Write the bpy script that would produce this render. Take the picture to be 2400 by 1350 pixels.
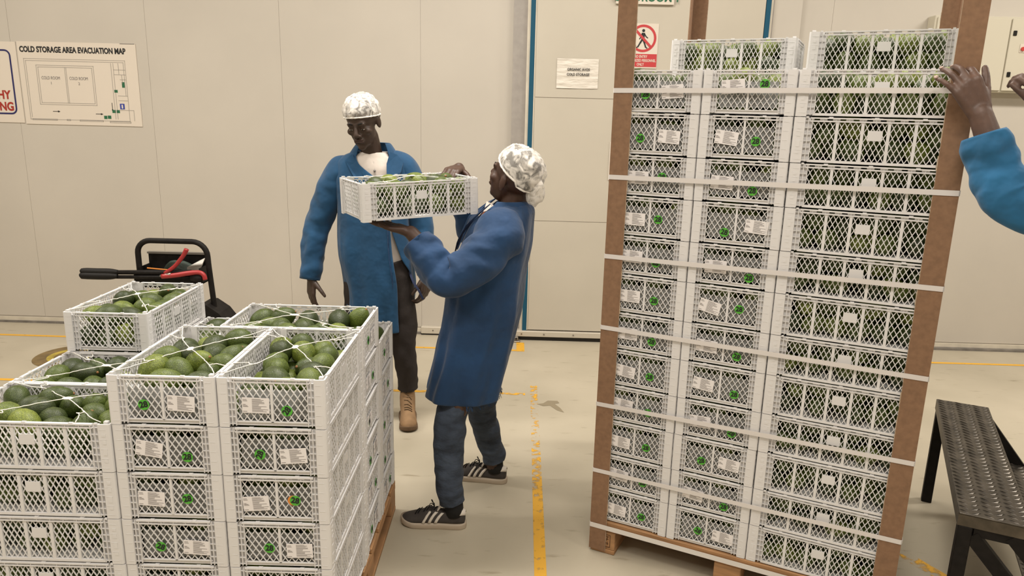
import bpy, math, random
import numpy as np
from mathutils import Vector, Matrix, noise

for o in list(bpy.data.objects):
    bpy.data.objects.remove(o)
scene = bpy.context.scene
COL = scene.collection
PI = math.pi
rng = random.Random(7)

# ------------------------------------------------------------------ camera
HC, PITCH, ROLL, FPX = 1.728, 0.2340, -0.0250, 1708.3
cam = bpy.data.cameras.new('camera')
camo = bpy.data.objects.new('camera', cam)
COL.objects.link(camo)
_fw = Vector((0, math.cos(PITCH), -math.sin(PITCH)))
_up0 = Vector((0, math.sin(PITCH), math.cos(PITCH)))
_r0 = Vector((1, 0, 0))
_r = _r0 * math.cos(ROLL) - _up0 * math.sin(ROLL)
_u = _r0 * math.sin(ROLL) + _up0 * math.cos(ROLL)
camo.matrix_world = Matrix(((_r.x, _u.x, -_fw.x, 0), (_r.y, _u.y, -_fw.y, 0), (_r.z, _u.z, -_fw.z, HC), (0, 0, 0, 1)))
cam.sensor_width = 36.0
cam.lens = FPX / 2400 * 36
cam.clip_start = 0.02
scene.camera = camo

# ------------------------------------------------------------------ world, lamps, exposure
scene.view_settings.view_transform = 'Standard'
scene.view_settings.look = 'None'
scene.view_settings.gamma = 1.0
scene.view_settings.use_curve_mapping = False
scene.view_settings.exposure = 0.14
world = bpy.data.worlds.new('world')
scene.world = world
world.use_nodes = True
world.node_tree.nodes['Background'].inputs[0].default_value = (1.0, 0.93, 0.82, 1)
world.node_tree.nodes['Background'].inputs[1].default_value = 0.10
LAMPS = [(-3.9, 3.2, 78), (-0.6, 3.2, 92), (1.6, 3.5, 40), (4.4, 3.4, 92), (-3.0, 0.0, 62), (0.2, 0.3, 68), (3.6, 0.0, 50)]
CEIL = 4.1
for lx, ly, lw in LAMPS:
    ld = bpy.data.lights.new('tube_light', 'AREA')
    ld.shape = 'RECTANGLE'
    ld.size, ld.size_y = 1.5, 0.35
    ld.energy = lw
    ld.color = (1.0, 0.935, 0.85)
    lo = bpy.data.objects.new('tube_light', ld)
    COL.objects.link(lo)
    lo.location = (lx, ly, CEIL - 0.16)

# ------------------------------------------------------------------ materials
MATS = {}


def mat(name, col, rough=0.6, metal=0.0, spec=0.5, noise_amt=0.0, noise_scale=20, bump=0.0, bump_scale=60, trans=0.0, coord='Object', dark=None, sheen=0.0, stretch=None, bump_d=.01):
    if name in MATS:
        return MATS[name]
    m = bpy.data.materials.new(name)
    m.use_nodes = True
    nt = m.node_tree
    b = nt.nodes['Principled BSDF']
    b.inputs['Base Color'].default_value = (*col, 1)
    b.inputs['Roughness'].default_value = rough
    b.inputs['Metallic'].default_value = metal
    b.inputs['Specular IOR Level'].default_value = spec
    if sheen:
        b.inputs['Sheen Weight'].default_value = sheen
    tc = None
    if noise_amt or bump:
        tc = nt.nodes.new('ShaderNodeTexCoord')
        src = tc.outputs[coord]
        if stretch:
            mp = nt.nodes.new('ShaderNodeMapping')
            mp.inputs['Scale'].default_value = stretch
            nt.links.new(src, mp.inputs[0])
            src = mp.outputs[0]
    if noise_amt:
        n = nt.nodes.new('ShaderNodeTexNoise')
        n.inputs['Scale'].default_value = noise_scale
        n.inputs['Detail'].default_value = 5
        nt.links.new(src, n.inputs['Vector'])
        r = nt.nodes.new('ShaderNodeValToRGB')
        d = dark or tuple(c * (1 - noise_amt) for c in col)
        l = tuple(min(1, c * (1 + noise_amt * .5)) for c in col)
        r.color_ramp.elements[0].color = (*d, 1)
        r.color_ramp.elements[1].color = (*l, 1)
        r.color_ramp.elements[0].position = .3
        r.color_ramp.elements[1].position = .7
        nt.links.new(n.outputs['Fac'], r.inputs[0])
        nt.links.new(r.outputs[0], b.inputs['Base Color'])
    if bump:
        n2 = nt.nodes.new('ShaderNodeTexNoise')
        n2.inputs['Scale'].default_value = bump_scale
        n2.inputs['Detail'].default_value = 3
        nt.links.new(src, n2.inputs['Vector'])
        bp = nt.nodes.new('ShaderNodeBump')
        bp.inputs['Strength'].default_value = bump
        bp.inputs['Distance'].default_value = bump_d
        nt.links.new(n2.outputs['Fac'], bp.inputs['Height'])
        nt.links.new(bp.outputs[0], b.inputs['Normal'])
    if trans:
        out = nt.nodes['Material Output']
        tr = nt.nodes.new('ShaderNodeBsdfTranslucent')
        tr.inputs[0].default_value = (*col, 1)
        mx = nt.nodes.new('ShaderNodeMixShader')
        mx.inputs[0].default_value = trans
        nt.links.new(b.outputs[0], mx.inputs[1])
        nt.links.new(tr.outputs[0], mx.inputs[2])
        nt.links.new(mx.outputs[0], out.inputs[0])
    MATS[name] = m
    return m


M_wall = mat('wall_panel_paint', (0.55, 0.508, 0.442), 0.45, noise_amt=.05, noise_scale=1.5)
M_door = mat('door_panel_paint', (0.545, 0.50, 0.415), 0.45, noise_amt=.05, noise_scale=2)
M_joint = mat('panel_joint', (0.52, 0.475, 0.41), 0.7)
M_post = mat('grey_door_post', (0.36, 0.33, 0.30), 0.5, noise_amt=.1)
M_blue = mat('blue_seal', (0.014, 0.085, 0.145), 0.6, spec=.2)
M_trim = mat('pale_trim', (0.66, 0.60, 0.49), 0.5, noise_amt=.15, noise_scale=9)
M_seal = mat('grey_sealant', (0.20, 0.18, 0.155), 0.8, noise_amt=.3, noise_scale=14)
M_dark = mat('dark_rubber', (0.018, 0.015, 0.012), 0.7)
M_steel = mat('worn_steel', (0.30, 0.27, 0.23), 0.35, metal=.6, noise_amt=.4, noise_scale=30)
M_rail = mat('aluminium_rail', (0.60, 0.55, 0.46), 0.4, metal=.2)
M_ceil = mat('ceiling_sheet', (0.60, 0.56, 0.48), 0.7)
M_plastic = mat('white_crate_plastic', (0.86, 0.85, 0.85), 0.38, spec=.4, trans=.14)
M_liner = mat('grey_white_liner', (0.37, 0.375, 0.37), 0.35, noise_amt=.12, noise_scale=25, trans=.35)
M_label = mat('white_label', (0.86, 0.83, 0.83), 0.6)
M_ink = mat('black_ink', (0.012, 0.012, 0.012), 0.6)
M_inkg = mat('grey_print', (0.22, 0.20, 0.19), 0.6)
M_inkl = mat('light_grey_print', (0.36, 0.33, 0.29), 0.6)
M_green = mat('green_sticker', (0.09, 0.46, 0.04), 0.5)
M_orange = mat('orange_patch', (0.75, 0.25, 0.04), 0.5)
M_cord = mat('white_cord', (0.84, 0.80, 0.74), 0.5)
M_strap = mat('white_strap', (0.80, 0.765, 0.745), 0.35, trans=.1)
M_board = mat('brown_cardboard', (0.255, 0.145, 0.082), 0.8, noise_amt=.15, noise_scale=60)
M_boardedge = mat('cardboard_core', (0.50, 0.40, 0.29), 0.9, noise_amt=.3, noise_scale=120)
M_wood = mat('pallet_wood', (0.44, 0.24, 0.11), 0.75, noise_amt=.35, noise_scale=6, stretch=(1, 1, 9))
M_black = mat('black_steel_paint', (0.012, 0.010, 0.009), 0.6, spec=.2, noise_amt=.4, noise_scale=40)
M_blackp = mat('black_plastic', (0.009, 0.008, 0.007), 0.6, spec=.25)
M_red = mat('red_grip', (0.38, 0.028, 0.030), 0.4)
M_plate = mat('tread_plate', (0.10, 0.088, 0.073), 0.33, metal=.75, noise_amt=.5, noise_scale=18)
M_signw = mat('sign_white', (0.70, 0.63, 0.54), 0.4)
M_paper = mat('paper_white', (0.72, 0.67, 0.59), 0.45, bump=1.0, bump_scale=9, stretch=(1, 1, 4))
M_signred = mat('sign_red', (0.52, 0.045, 0.05), 0.45)
M_redtext = mat('sign_red_text', (0.36, 0.03, 0.02), 0.5)
M_redorange = mat('sign_orange_red', (0.48, 0.07, 0.02), 0.5)
M_navy = mat('sign_navy', (0.02, 0.02, 0.11), 0.5)
M_bluep = mat('sign_blue', (0.03, 0.05, 0.32), 0.5)
M_greenp = mat('sign_green', (0.02, 0.13, 0.06), 0.5)
M_cab = mat('cabinet_paint', (0.60, 0.56, 0.45), 0.4)
M_btng = mat('green_button', (0.02, 0.25, 0.13), 0.4)
M_btnr = mat('red_button', (0.52, 0.05, 0.04), 0.4)
M_coat1 = mat('blue_coat_cloth', (0.007, 0.066, 0.160), 0.85, noise_amt=.22, noise_scale=7, bump=.5, bump_scale=7, sheen=.15, bump_d=.03)
M_coat2 = mat('navy_blue_coat_cloth', (0.009, 0.047, 0.132), 0.85, noise_amt=.30, noise_scale=6, bump=.6, bump_scale=8, sheen=.15, bump_d=.03)
M_coat3 = mat('bright_blue_coat_cloth', (0.010, 0.115, 0.255), 0.85, noise_amt=.25, noise_scale=9, bump=.6, bump_scale=9, sheen=.15, bump_d=.03)
M_skin1 = mat('dark_skin', (0.052, 0.030, 0.020), 0.5, noise_amt=.15, noise_scale=30)
M_skin2 = mat('dark_brown_skin', (0.065, 0.030, 0.018), 0.5, noise_amt=.15, noise_scale=30)
M_skin3 = mat('brown_skin', (0.115, 0.065, 0.047), 0.5, noise_amt=.2, noise_scale=40)
M_nail = mat('fingernail', (0.36, 0.25, 0.20), 0.4)
M_hair = mat('black_hair', (0.010, 0.009, 0.008), 0.9)
M_shirt = mat('white_shirt', (0.70, 0.63, 0.57), 0.8, bump=.4, bump_scale=18)
M_tee = mat('grey_shirt', (0.45, 0.41, 0.37), 0.8, bump=.4, bump_scale=18)
M_rust = mat('rust_shirt', (0.30, 0.085, 0.03), 0.8)
M_trous = mat('dark_trousers', (0.022, 0.016, 0.014), 0.9, bump=.4, bump_scale=20)
M_sock = mat('black_sock', (0.008, 0.008, 0.009), 0.9)
M_boot = mat('tan_suede', (0.28, 0.17, 0.085), 0.85, noise_amt=.25, noise_scale=18)
M_bootsole = mat('boot_sole', (0.14, 0.085, 0.045), 0.8)
M_shoe = mat('charcoal_suede', (0.050, 0.042, 0.038), 0.8, noise_amt=.2, noise_scale=50)
M_shoew = mat('shoe_white', (0.72, 0.66, 0.58), 0.5)
M_sole = mat('pale_gum_sole', (0.48, 0.40, 0.31), 0.6)
M_lace = mat('black_lace', (0.010, 0.009, 0.008), 0.8)
M_eye = mat('eye_white', (0.42, 0.37, 0.32), 0.3)
M_lip = mat('lip', (0.060, 0.028, 0.022), 0.4)
M_emit = mat('lamp_diffuser', (0.9, 0.85, 0.75), 0.4)
M_sheet = mat('grey_sheet_metal', (0.38, 0.36, 0.33), 0.3, metal=.5)
M_greend = mat('dark_green_plastic', (0.03, 0.05, 0.04), 0.5)


def make_jeans():
    m = mat('washed_jeans', (0.052, 0.070, 0.105), 0.9, noise_amt=.6, noise_scale=11, bump=.6, bump_scale=26, stretch=(1, 1, 2.2))
    return m


M_jeans = make_jeans()


def make_avo(name, island):
    m = bpy.data.materials.new(name)
    m.use_nodes = True
    nt = m.node_tree
    b = nt.nodes['Principled BSDF']
    b.inputs['Roughness'].default_value = 0.42
    b.inputs['Specular IOR Level'].default_value = .45
    if island:
        g = nt.nodes.new('ShaderNodeNewGeometry')
        rnd = g.outputs['Random Per Island']
    else:
        g = nt.nodes.new('ShaderNodeObjectInfo')
        rnd = g.outputs['Random']
    tc = nt.nodes.new('ShaderNodeTexCoord')
    r = nt.nodes.new('ShaderNodeValToRGB')
    e = r.color_ramp.elements
    e[0].color = (0.026, 0.040, 0.010, 1)
    e[0].position = 0
    e[1].color = (0.17, 0.215, 0.035, 1)
    e[1].position = 1
    k = e.new(.45)
    k.color = (0.058, 0.088, 0.016, 1)
    k = e.new(.8)
    k.color = (0.098, 0.138, 0.022, 1)
    n = nt.nodes.new('ShaderNodeTexNoise')
    n.inputs['Scale'].default_value = 45 if not island else 30
    n.inputs['Detail'].default_value = 2
    nt.links.new(tc.outputs['Object'], n.inputs['Vector'])
    ma = nt.nodes.new('ShaderNodeMath')
    ma.operation = 'MULTIPLY_ADD'
    nt.links.new(n.outputs['Fac'], ma.inputs[0])
    ma.inputs[1].default_value = .45
    nt.links.new(rnd, ma.inputs[2])
    m2 = nt.nodes.new('ShaderNodeMath')
    m2.operation = 'SUBTRACT'
    nt.links.new(ma.outputs[0], m2.inputs[0])
    m2.inputs[1].default_value = .22
    nt.links.new(m2.outputs[0], r.inputs[0])
    # fine pale pores of the rind
    v = nt.nodes.new('ShaderNodeTexNoise')
    v.inputs['Scale'].default_value = 420
    v.inputs['Detail'].default_value = 1
    nt.links.new(tc.outputs['Object'], v.inputs['Vector'])
    vr = nt.nodes.new('ShaderNodeValToRGB')
    vr.color_ramp.elements[0].position = .42
    vr.color_ramp.elements[1].position = .72
    vr.color_ramp.elements[0].color = (.75, .75, .75, 1)
    vr.color_ramp.elements[1].color = (1.7, 1.6, 1.5, 1)
    nt.links.new(v.outputs['Fac'], vr.inputs[0])
    mx = nt.nodes.new('ShaderNodeMix')
    mx.data_type = 'RGBA'
    mx.blend_type = 'MULTIPLY'
    mx.inputs['Factor'].default_value = 1
    nt.links.new(r.outputs[0], mx.inputs['A'])
    nt.links.new(vr.outputs[0], mx.inputs['B'])
    nt.links.new(mx.outputs['Result'], b.inputs['Base Color'])
    bp = nt.nodes.new('ShaderNodeBump')
    bp.inputs['Strength'].default_value = .5
    bp.inputs['Distance'].default_value = .002
    nt.links.new(v.outputs['Fac'], bp.inputs['Height'])
    nt.links.new(bp.outputs[0], b.inputs['Normal'])
    return m


M_avo = make_avo('avocado_rind', False)
M_avofill = make_avo('avocado_rind_fill', True)
M_stem = mat('avocado_stem', (0.32, 0.15, 0.06), 0.7)


def make_net():
    m = bpy.data.materials.new('hairnet_gauze')
    m.use_nodes = True
    nt = m.node_tree
    b = nt.nodes['Principled BSDF']
    b.inputs['Base Color'].default_value = (.86, .82, .76, 1)
    b.inputs['Roughness'].default_value = .7
    tc = nt.nodes.new('ShaderNodeTexCoord')
    n = nt.nodes.new('ShaderNodeTexNoise')
    n.inputs['Scale'].default_value = 22
    n.inputs['Detail'].default_value = 6
    n.inputs['Distortion'].default_value = 1.6
    nt.links.new(tc.outputs['Object'], n.inputs['Vector'])
    r = nt.nodes.new('ShaderNodeValToRGB')
    r.color_ramp.elements[0].position = .40
    r.color_ramp.elements[0].color = (.26, .26, .26, 1)
    r.color_ramp.elements[1].position = .60
    r.color_ramp.elements[1].color = (.95, .95, .95, 1)
    nt.links.new(n.outputs['Fac'], r.inputs[0])
    t = nt.nodes.new('ShaderNodeBsdfTransparent')
    mx = nt.nodes.new('ShaderNodeMixShader')
    nt.links.new(r.outputs[0], mx.inputs[0])
    nt.links.new(t.outputs[0], mx.inputs[1])
    nt.links.new(b.outputs[0], mx.inputs[2])
    nt.links.new(mx.outputs[0], nt.nodes['Material Output'].inputs[0])
    return m


M_net = make_net()


def make_floor():
    m = bpy.data.materials.new('floor_concrete')
    m.use_nodes = True
    nt = m.node_tree
    b = nt.nodes['Principled BSDF']
    tc = nt.nodes.new('ShaderNodeTexCoord')

    def nz(scale, detail, stretch=None):
        n = nt.nodes.new('ShaderNodeTexNoise')
        n.inputs['Scale'].default_value = scale
        n.inputs['Detail'].default_value = detail
        src = tc.outputs['Object']
        if stretch:
            mp = nt.nodes.new('ShaderNodeMapping')
            mp.inputs['Scale'].default_value = stretch
            mp.inputs['Rotation'].default_value = (0, 0, .25)
            nt.links.new(src, mp.inputs[0])
            src = mp.outputs[0]
        nt.links.new(src, n.inputs['Vector'])
        return n.outputs['Fac']
    r = nt.nodes.new('ShaderNodeValToRGB')
    r.color_ramp.elements[0].position = .32
    r.color_ramp.elements[0].color = (.42, .375, .285, 1)
    r.color_ramp.elements[1].position = .68
    r.color_ramp.elements[1].color = (.53, .475, .37, 1)
    nt.links.new(nz(1.3, 7), r.inputs[0])
    # scuffs: short dark marks
    r2 = nt.nodes.new('ShaderNodeValToRGB')
    r2.color_ramp.elements[0].position = .62
    r2.color_ramp.elements[0].color = (1, 1, 1, 1)
    r2.color_ramp.elements[1].position = .79
    r2.color_ramp.elements[1].color = (.62, .58, .52, 1)
    nt.links.new(nz(6, 8, (1, 3.5, 1)), r2.inputs[0])
    mx = nt.nodes.new('ShaderNodeMix')
    mx.data_type = 'RGBA'
    mx.blend_type = 'MULTIPLY'
    mx.inputs['Factor'].default_value = 1
    nt.links.new(r.outputs[0], mx.inputs['A'])
    nt.links.new(r2.outputs[0], mx.inputs['B'])
    nt.links.new(mx.outputs['Result'], b.inputs['Base Color'])
    b.inputs['Roughness'].default_value = .42
    b.inputs['Specular IOR Level'].default_value = .35
    return m


M_floor = make_floor()


def make_yellow():
    m = bpy.data.materials.new('worn_yellow_paint')
    m.use_nodes = True
    nt = m.node_tree
    b = nt.nodes['Principled BSDF']
    b.inputs['Base Color'].default_value = (.78, .42, .035, 1)
    b.inputs['Roughness'].default_value = .55
    tc = nt.nodes.new('ShaderNodeTexCoord')
    n = nt.nodes.new('ShaderNodeTexNoise')
    n.inputs['Scale'].default_value = 28
    n.inputs['Detail'].default_value = 6
    nt.links.new(tc.outputs['Object'], n.inputs['Vector'])
    at = nt.nodes.new('ShaderNodeAttribute')
    at.attribute_name = 'wear'
    ma = nt.nodes.new('ShaderNodeMath')
    ma.operation = 'ADD'
    nt.links.new(n.outputs['Fac'], ma.inputs[0])
    nt.links.new(at.outputs['Fac'], ma.inputs[1])
    r = nt.nodes.new('ShaderNodeValToRGB')
    r.color_ramp.elements[0].position = .62
    r.color_ramp.elements[0].color = (1, 1, 1, 1)
    r.color_ramp.elements[1].position = .78
    r.color_ramp.elements[1].color = (0, 0, 0, 1)
    nt.links.new(ma.outputs[0], r.inputs[0])
    t = nt.nodes.new('ShaderNodeBsdfTransparent')
    mx = nt.nodes.new('ShaderNodeMixShader')
    nt.links.new(r.outputs[0], mx.inputs[0])
    nt.links.new(t.outputs[0], mx.inputs[1])
    nt.links.new(b.outputs[0], mx.inputs[2])
    nt.links.new(mx.outputs[0], nt.nodes['Material Output'].inputs[0])
    return m


M_yellow = make_yellow()


# ------------------------------------------------------------------ mesh helpers
class MB:
    def __init__(self):
        self.v = []
        self.f = []

    def add(self, vs, fs):
        n = len(self.v)
        self.v.extend([tuple(p) for p in vs])
        self.f.extend([tuple(i + n for i in f) for f in fs])
        return self

    def box(self, x0, x1, y0, y1, z0, z1):
        return self.add([(x0, y0, z0), (x1, y0, z0), (x1, y1, z0), (x0, y1, z0), (x0, y0, z1), (x1, y0, z1), (x1, y1, z1), (x0, y1, z1)],
                        [(3, 2, 1, 0), (4, 5, 6, 7), (0, 1, 5, 4), (1, 2, 6, 5), (2, 3, 7, 6), (3, 0, 4, 7)])

    def bbox(self, x0, x1, y0, y1, z0, z1, c=.003):
        # box with chamfered vertical and top edges
        def ring(i, z):
            return [(x0 + i + c, y0 + i, z), (x1 - i - c, y0 + i, z), (x1 - i, y0 + i + c, z), (x1 - i, y1 - i - c, z),
                    (x1 - i - c, y1 - i, z), (x0 + i + c, y1 - i, z), (x0 + i, y1 - i - c, z), (x0 + i, y0 + i + c, z)]
        rs = [ring(c, z0), ring(0, z0 + c), ring(0, z1 - c), ring(c, z1)]
        return self.rings(rs, True, True)

    def rings(self, rs, cap0=True, cap1=True, closed=True):
        n = len(rs[0])
        vs = [p for r in rs for p in r]
        fs = []
        for i in range(len(rs) - 1):
            for j in range(n if closed else n - 1):
                k = (j + 1) % n
                fs.append((i * n + j, i * n + k, (i + 1) * n + k, (i + 1) * n + j))
        if cap0:
            fs.append(tuple(range(n - 1, -1, -1)))
        if cap1:
            fs.append(tuple((len(rs) - 1) * n + j for j in range(n)))
        return self.add(vs, fs)

    def bar(self, p0, p1, w, t, nrm, ends=False):
        p0, p1, nrm = Vector(p0), Vector(p1), Vector(nrm)
        d = (p1 - p0).normalized()
        s = d.cross(nrm).normalized() * (w / 2)
        k = nrm.normalized() * (t / 2)
        vs = [p0 - s - k, p0 + s - k, p0 + s + k, p0 - s + k, p1 - s - k, p1 + s - k, p1 + s + k, p1 - s + k]
        fs = [(0, 1, 5, 4), (1, 2, 6, 5), (2, 3, 7, 6), (3, 0, 4, 7)]
        if ends:
            fs += [(3, 2, 1, 0), (4, 5, 6, 7)]
        return self.add(vs, fs)

    def quad(self, a, b, c, d):
        return self.add([a, b, c, d], [(0, 1, 2, 3)])

    def tube(self, pts, rad, n=8, caps=True, ref=None, flat=1.0, wob=None):
        pts = [Vector(p) for p in pts]
        m = len(pts)
        if not hasattr(rad, '__len__'):
            rad = [rad] * m
        tan = []
        for i in range(m):
            a = pts[max(0, i - 1)]
            b = pts[min(m - 1, i + 1)]
            tan.append((b - a).normalized())
        u = Vector(ref) if ref else (Vector((0, 0, 1)) if abs(tan[0].z) < .9 else Vector((0, 1, 0)))
        rs = []
        for i in range(m):
            u = (u - tan[i] * u.dot(tan[i])).normalized()
            w = tan[i].cross(u)
            ring = []
            for j in range(n):
                a = 2 * PI * j / n
                r = rad[i]
                if wob:
                    r = r + wob(i, j, pts[i], a)
                ring.append(pts[i] + u * (math.cos(a) * r) + w * (math.sin(a) * r * flat))
            rs.append(ring)
        return self.rings(rs, caps, caps)

    def ell(self, c, r, nu=12, nv=8, rot=None):
        c = Vector(c)
        if not hasattr(r, '__len__'):
            r = (r, r, r)
        vs = []
        fs = []

        def P(th, ph):
            p = Vector((r[0] * math.sin(th) * math.cos(ph), r[1] * math.sin(th) * math.sin(ph), r[2] * math.cos(th)))
            if rot is not None:
                p = rot @ p
            return c + p
        vs.append(P(0, 0))
        for i in range(1, nv):
            for j in range(nu):
                vs.append(P(PI * i / nv, 2 * PI * j / nu))
        vs.append(P(PI, 0))
        for j in range(nu):
            fs.append((0, 1 + j, 1 + (j + 1) % nu))
        for i in range(nv - 2):
            for j in range(nu):
                a = 1 + i * nu
                k = (j + 1) % nu
                fs.append((a + j, a + nu + j, a + nu + k, a + k))
        l = len(vs) - 1
        a = 1 + (nv - 2) * nu
        for j in range(nu):
            fs.append((a + j, l, a + (j + 1) % nu))
        return self.add(vs, fs)

    def cap(self, p0, r0, p1, r1, n=12):
        # tapered capsule
        p0, p1 = Vector(p0), Vector(p1)
        d = p1 - p0
        L = d.length
        d = d / L if L > 1e-6 else Vector((0, 0, 1))
        pts = []
        rad = []
        for t in (1.0, .86, .5):
            pts.append(p0 - d * r0 * t)
            rad.append(max(1e-4, r0 * math.sqrt(max(0, 1 - t * t))))
        pts.append(p0)
        rad.append(r0)
        pts.append(p1)
        rad.append(r1)
        for t in (.5, .86, 1.0):
            pts.append(p1 + d * r1 * t)
            rad.append(max(1e-4, r1 * math.sqrt(max(0, 1 - t * t))))
        ref = Vector((1, 0, 0)) if abs(d.x) < .8 else Vector((0, 1, 0))
        u = (ref - d * ref.dot(d)).normalized()
        w = d.cross(u)
        rs = [[p + u * math.cos(2 * PI * j / n) * r + w * math.sin(2 * PI * j / n) * r for j in range(n)] for p, r in zip(pts, rad)]
        return self.rings(rs)

    def xform(self, M, start=0):
        for i in range(start, len(self.v)):
            self.v[i] = tuple(M @ Vector(self.v[i]))
        return self

    def mesh(self, name, m=None, smooth=False):
        me = bpy.data.meshes.new(name)
        me.from_pydata(self.v, [], self.f)
        if smooth:
            me.polygons.foreach_set('use_smooth', [True] * len(me.polygons))
        if m:
            me.materials.append(m)
        me.update()
        return me

    def build(self, name, m, parent=None, smooth=False, loc=None):
        return obj(name, self.mesh(name, m, smooth), parent, loc)


def obj(name, me, parent=None, loc=None, M=None):
    o = bpy.data.objects.new(name, me)
    COL.objects.link(o)
    if parent is not None:
        o.parent = parent
    if M is not None:
        o.matrix_local = M
    elif loc is not None:
        o.location = loc
    return o


def part(name, mb, m, parent, smooth=False):
    # geometry given in world coordinates, parented to a translated/rotated root
    o = mb.build(name, m, parent, smooth)
    q = parent
    T = Matrix.Identity(4)
    while q is not None:
        T = q.matrix_basis.inverted() if False else T
        q = q.parent
    o.matrix_parent_inverse = world_of(parent).inverted()
    return o


def world_of(o):
    M = o.matrix_basis.copy()
    if o.parent is not None:
        M = world_of(o.parent) @ o.matrix_parent_inverse @ M
    return M


def tag(o, label=None, cat=None, group=None, kind=None):
    if label:
        o['label'] = label
    if cat:
        o['category'] = cat
    if group:
        o['group'] = group
    if kind:
        o['kind'] = kind
    return o


def thing(name, label, cat, loc=(0, 0, 0), rz=0, group=None):
    o = bpy.data.objects.new(name, None)
    COL.objects.link(o)
    o.empty_display_size = .05
    o.location = loc
    o.rotation_euler = (0, 0, rz)
    return tag(o, label, cat, group)


_txt = {}


def text_mesh(body, size, m, sx=1.0, bold=0.0, align='CENTER', depth=.0006):
    key = (body, size, m.name, sx, bold, align)
    if key in _txt:
        return _txt[key]
    cu = bpy.data.curves.new('lettering', 'FONT')
    cu.body = body
    cu.size = size
    cu.align_x = align
    cu.align_y = 'CENTER'
    cu.extrude = depth / 2
    cu.offset = bold
    cu.resolution_u = 3
    o = bpy.data.objects.new('lettering_source', cu)
    COL.objects.link(o)
    dg = bpy.context.evaluated_depsgraph_get()
    me = bpy.data.meshes.new_from_object(o.evaluated_get(dg))
    bpy.data.objects.remove(o)
    bpy.data.curves.remove(cu)
    me.transform(Matrix.Diagonal((sx, 1, 1, 1)))
    me.materials.clear()
    me.materials.append(m)
    me.name = 'lettering'
    _txt[key] = me
    return me


def modify(me, mods, name='m'):
    o = bpy.data.objects.new('tmp_modify', me)
    COL.objects.link(o)
    for typ, kw in mods:
        md = o.modifiers.new(typ, typ)
        for k, v in kw.items():
            setattr(md, k, v)
    dg = bpy.context.evaluated_depsgraph_get()
    r = bpy.data.meshes.new_from_object(o.evaluated_get(dg))
    mats_ = [s for s in me.materials]
    bpy.data.objects.remove(o)
    bpy.data.meshes.remove(me)
    if not len(r.materials):
        for s in mats_:
            r.materials.append(s)
    r.name = name
    r.polygons.foreach_set('use_smooth', [True] * len(r.polygons))
    return r


def catmull(pts, k=6):
    P = [Vector(p) for p in pts]
    out = []
    for i in range(len(P) - 1):
        a = P[max(0, i - 1)]
        b = P[i]
        c = P[i + 1]
        d = P[min(len(P) - 1, i + 2)]
        for s in range(k):
            t = s / k
            out.append(.5 * ((2 * b) + (c - a) * t + (2 * a - 5 * b + 4 * c - d) * t * t + (3 * b - a - 3 * c + d) * t ** 3))
    out.append(P[-1])
    return out


def lerp_list(vals, k=6):
    out = []
    for i in range(len(vals) - 1):
        for s in range(k):
            t = s / k
            out.append(vals[i] * (1 - t) + vals[i + 1] * t)
    out.append(vals[-1])
    return out


ORD = ['', 'first', 'second', 'third', 'fourth', 'fifth', 'sixth', 'seventh', 'eighth', 'ninth', 'tenth', 'eleventh', 'twelfth', 'thirteenth', 'fourteenth', 'fifteenth', 'sixteenth']

# ================================================================== THE SETTING
WA = -0.0135          # the back wall is turned a hair


def wpt(w, z, out=0.0):
    # a point on the back wall: w along it, out towards the camera
    c, s = math.cos(WA), math.sin(WA)
    return Vector((w * c + out * s, 5.6 + w * s - out * c, z))


# floor
mb = MB().box(-7, 7, -3.2, 6.2, -.1, 0)
floor = tag(mb.build('floor', M_floor), kind='structure')


def wallbox(name, m, w0, w1, z0, z1, o0, o1, parent=None, c=0):
    b = MB()
    if c:
        b.bbox(w0, w1, -o1, -o0, z0, z1, c)
    else:
        b.box(w0, w1, -o1, -o0, z0, z1)
    if parent is None:
        o = b.build(name, m)
        o.location = (0, 5.6, 0)
        o.rotation_euler = (0, 0, WA)
    else:
        o = b.build(name, m, parent)
    return o


# back wall: backing with proud panels, 3 mm joints between them
wall_back = tag(wallbox('wall_back', M_joint, -7, 7, 0, CEIL, -.12, -.004), kind='structure')
seams = [-6.9, -5.8, -4.78, -3.76, -2.74, -1.75, -.715, .30, 1.28, 2.26, 3.3, 4.32, 5.34, 6.4, 6.9]
for a, b in zip(seams[:-1], seams[1:]):
    wallbox('wall_panel', M_wall, a + .0008, b - .0008, .052, CEIL, -.004, 0.0, wall_back)
# base trim
bb = wallbox('baseboard_back', M_trim, -7, -.72, .016, .044, 0, .016)
tag(bb, kind='structure')
wallbox('sealant_joint', M_seal, -7, -.72, 0, .016, -.002, .030, bb)
bb2 = wallbox('baseboard_back', M_trim, 2.1, 7, .016, .046, 0, .016)
tag(bb2, kind='structure')
wallbox('sealant_joint', M_seal, 2.1, 7, 0, .016, -.002, .055, bb2)
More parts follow.
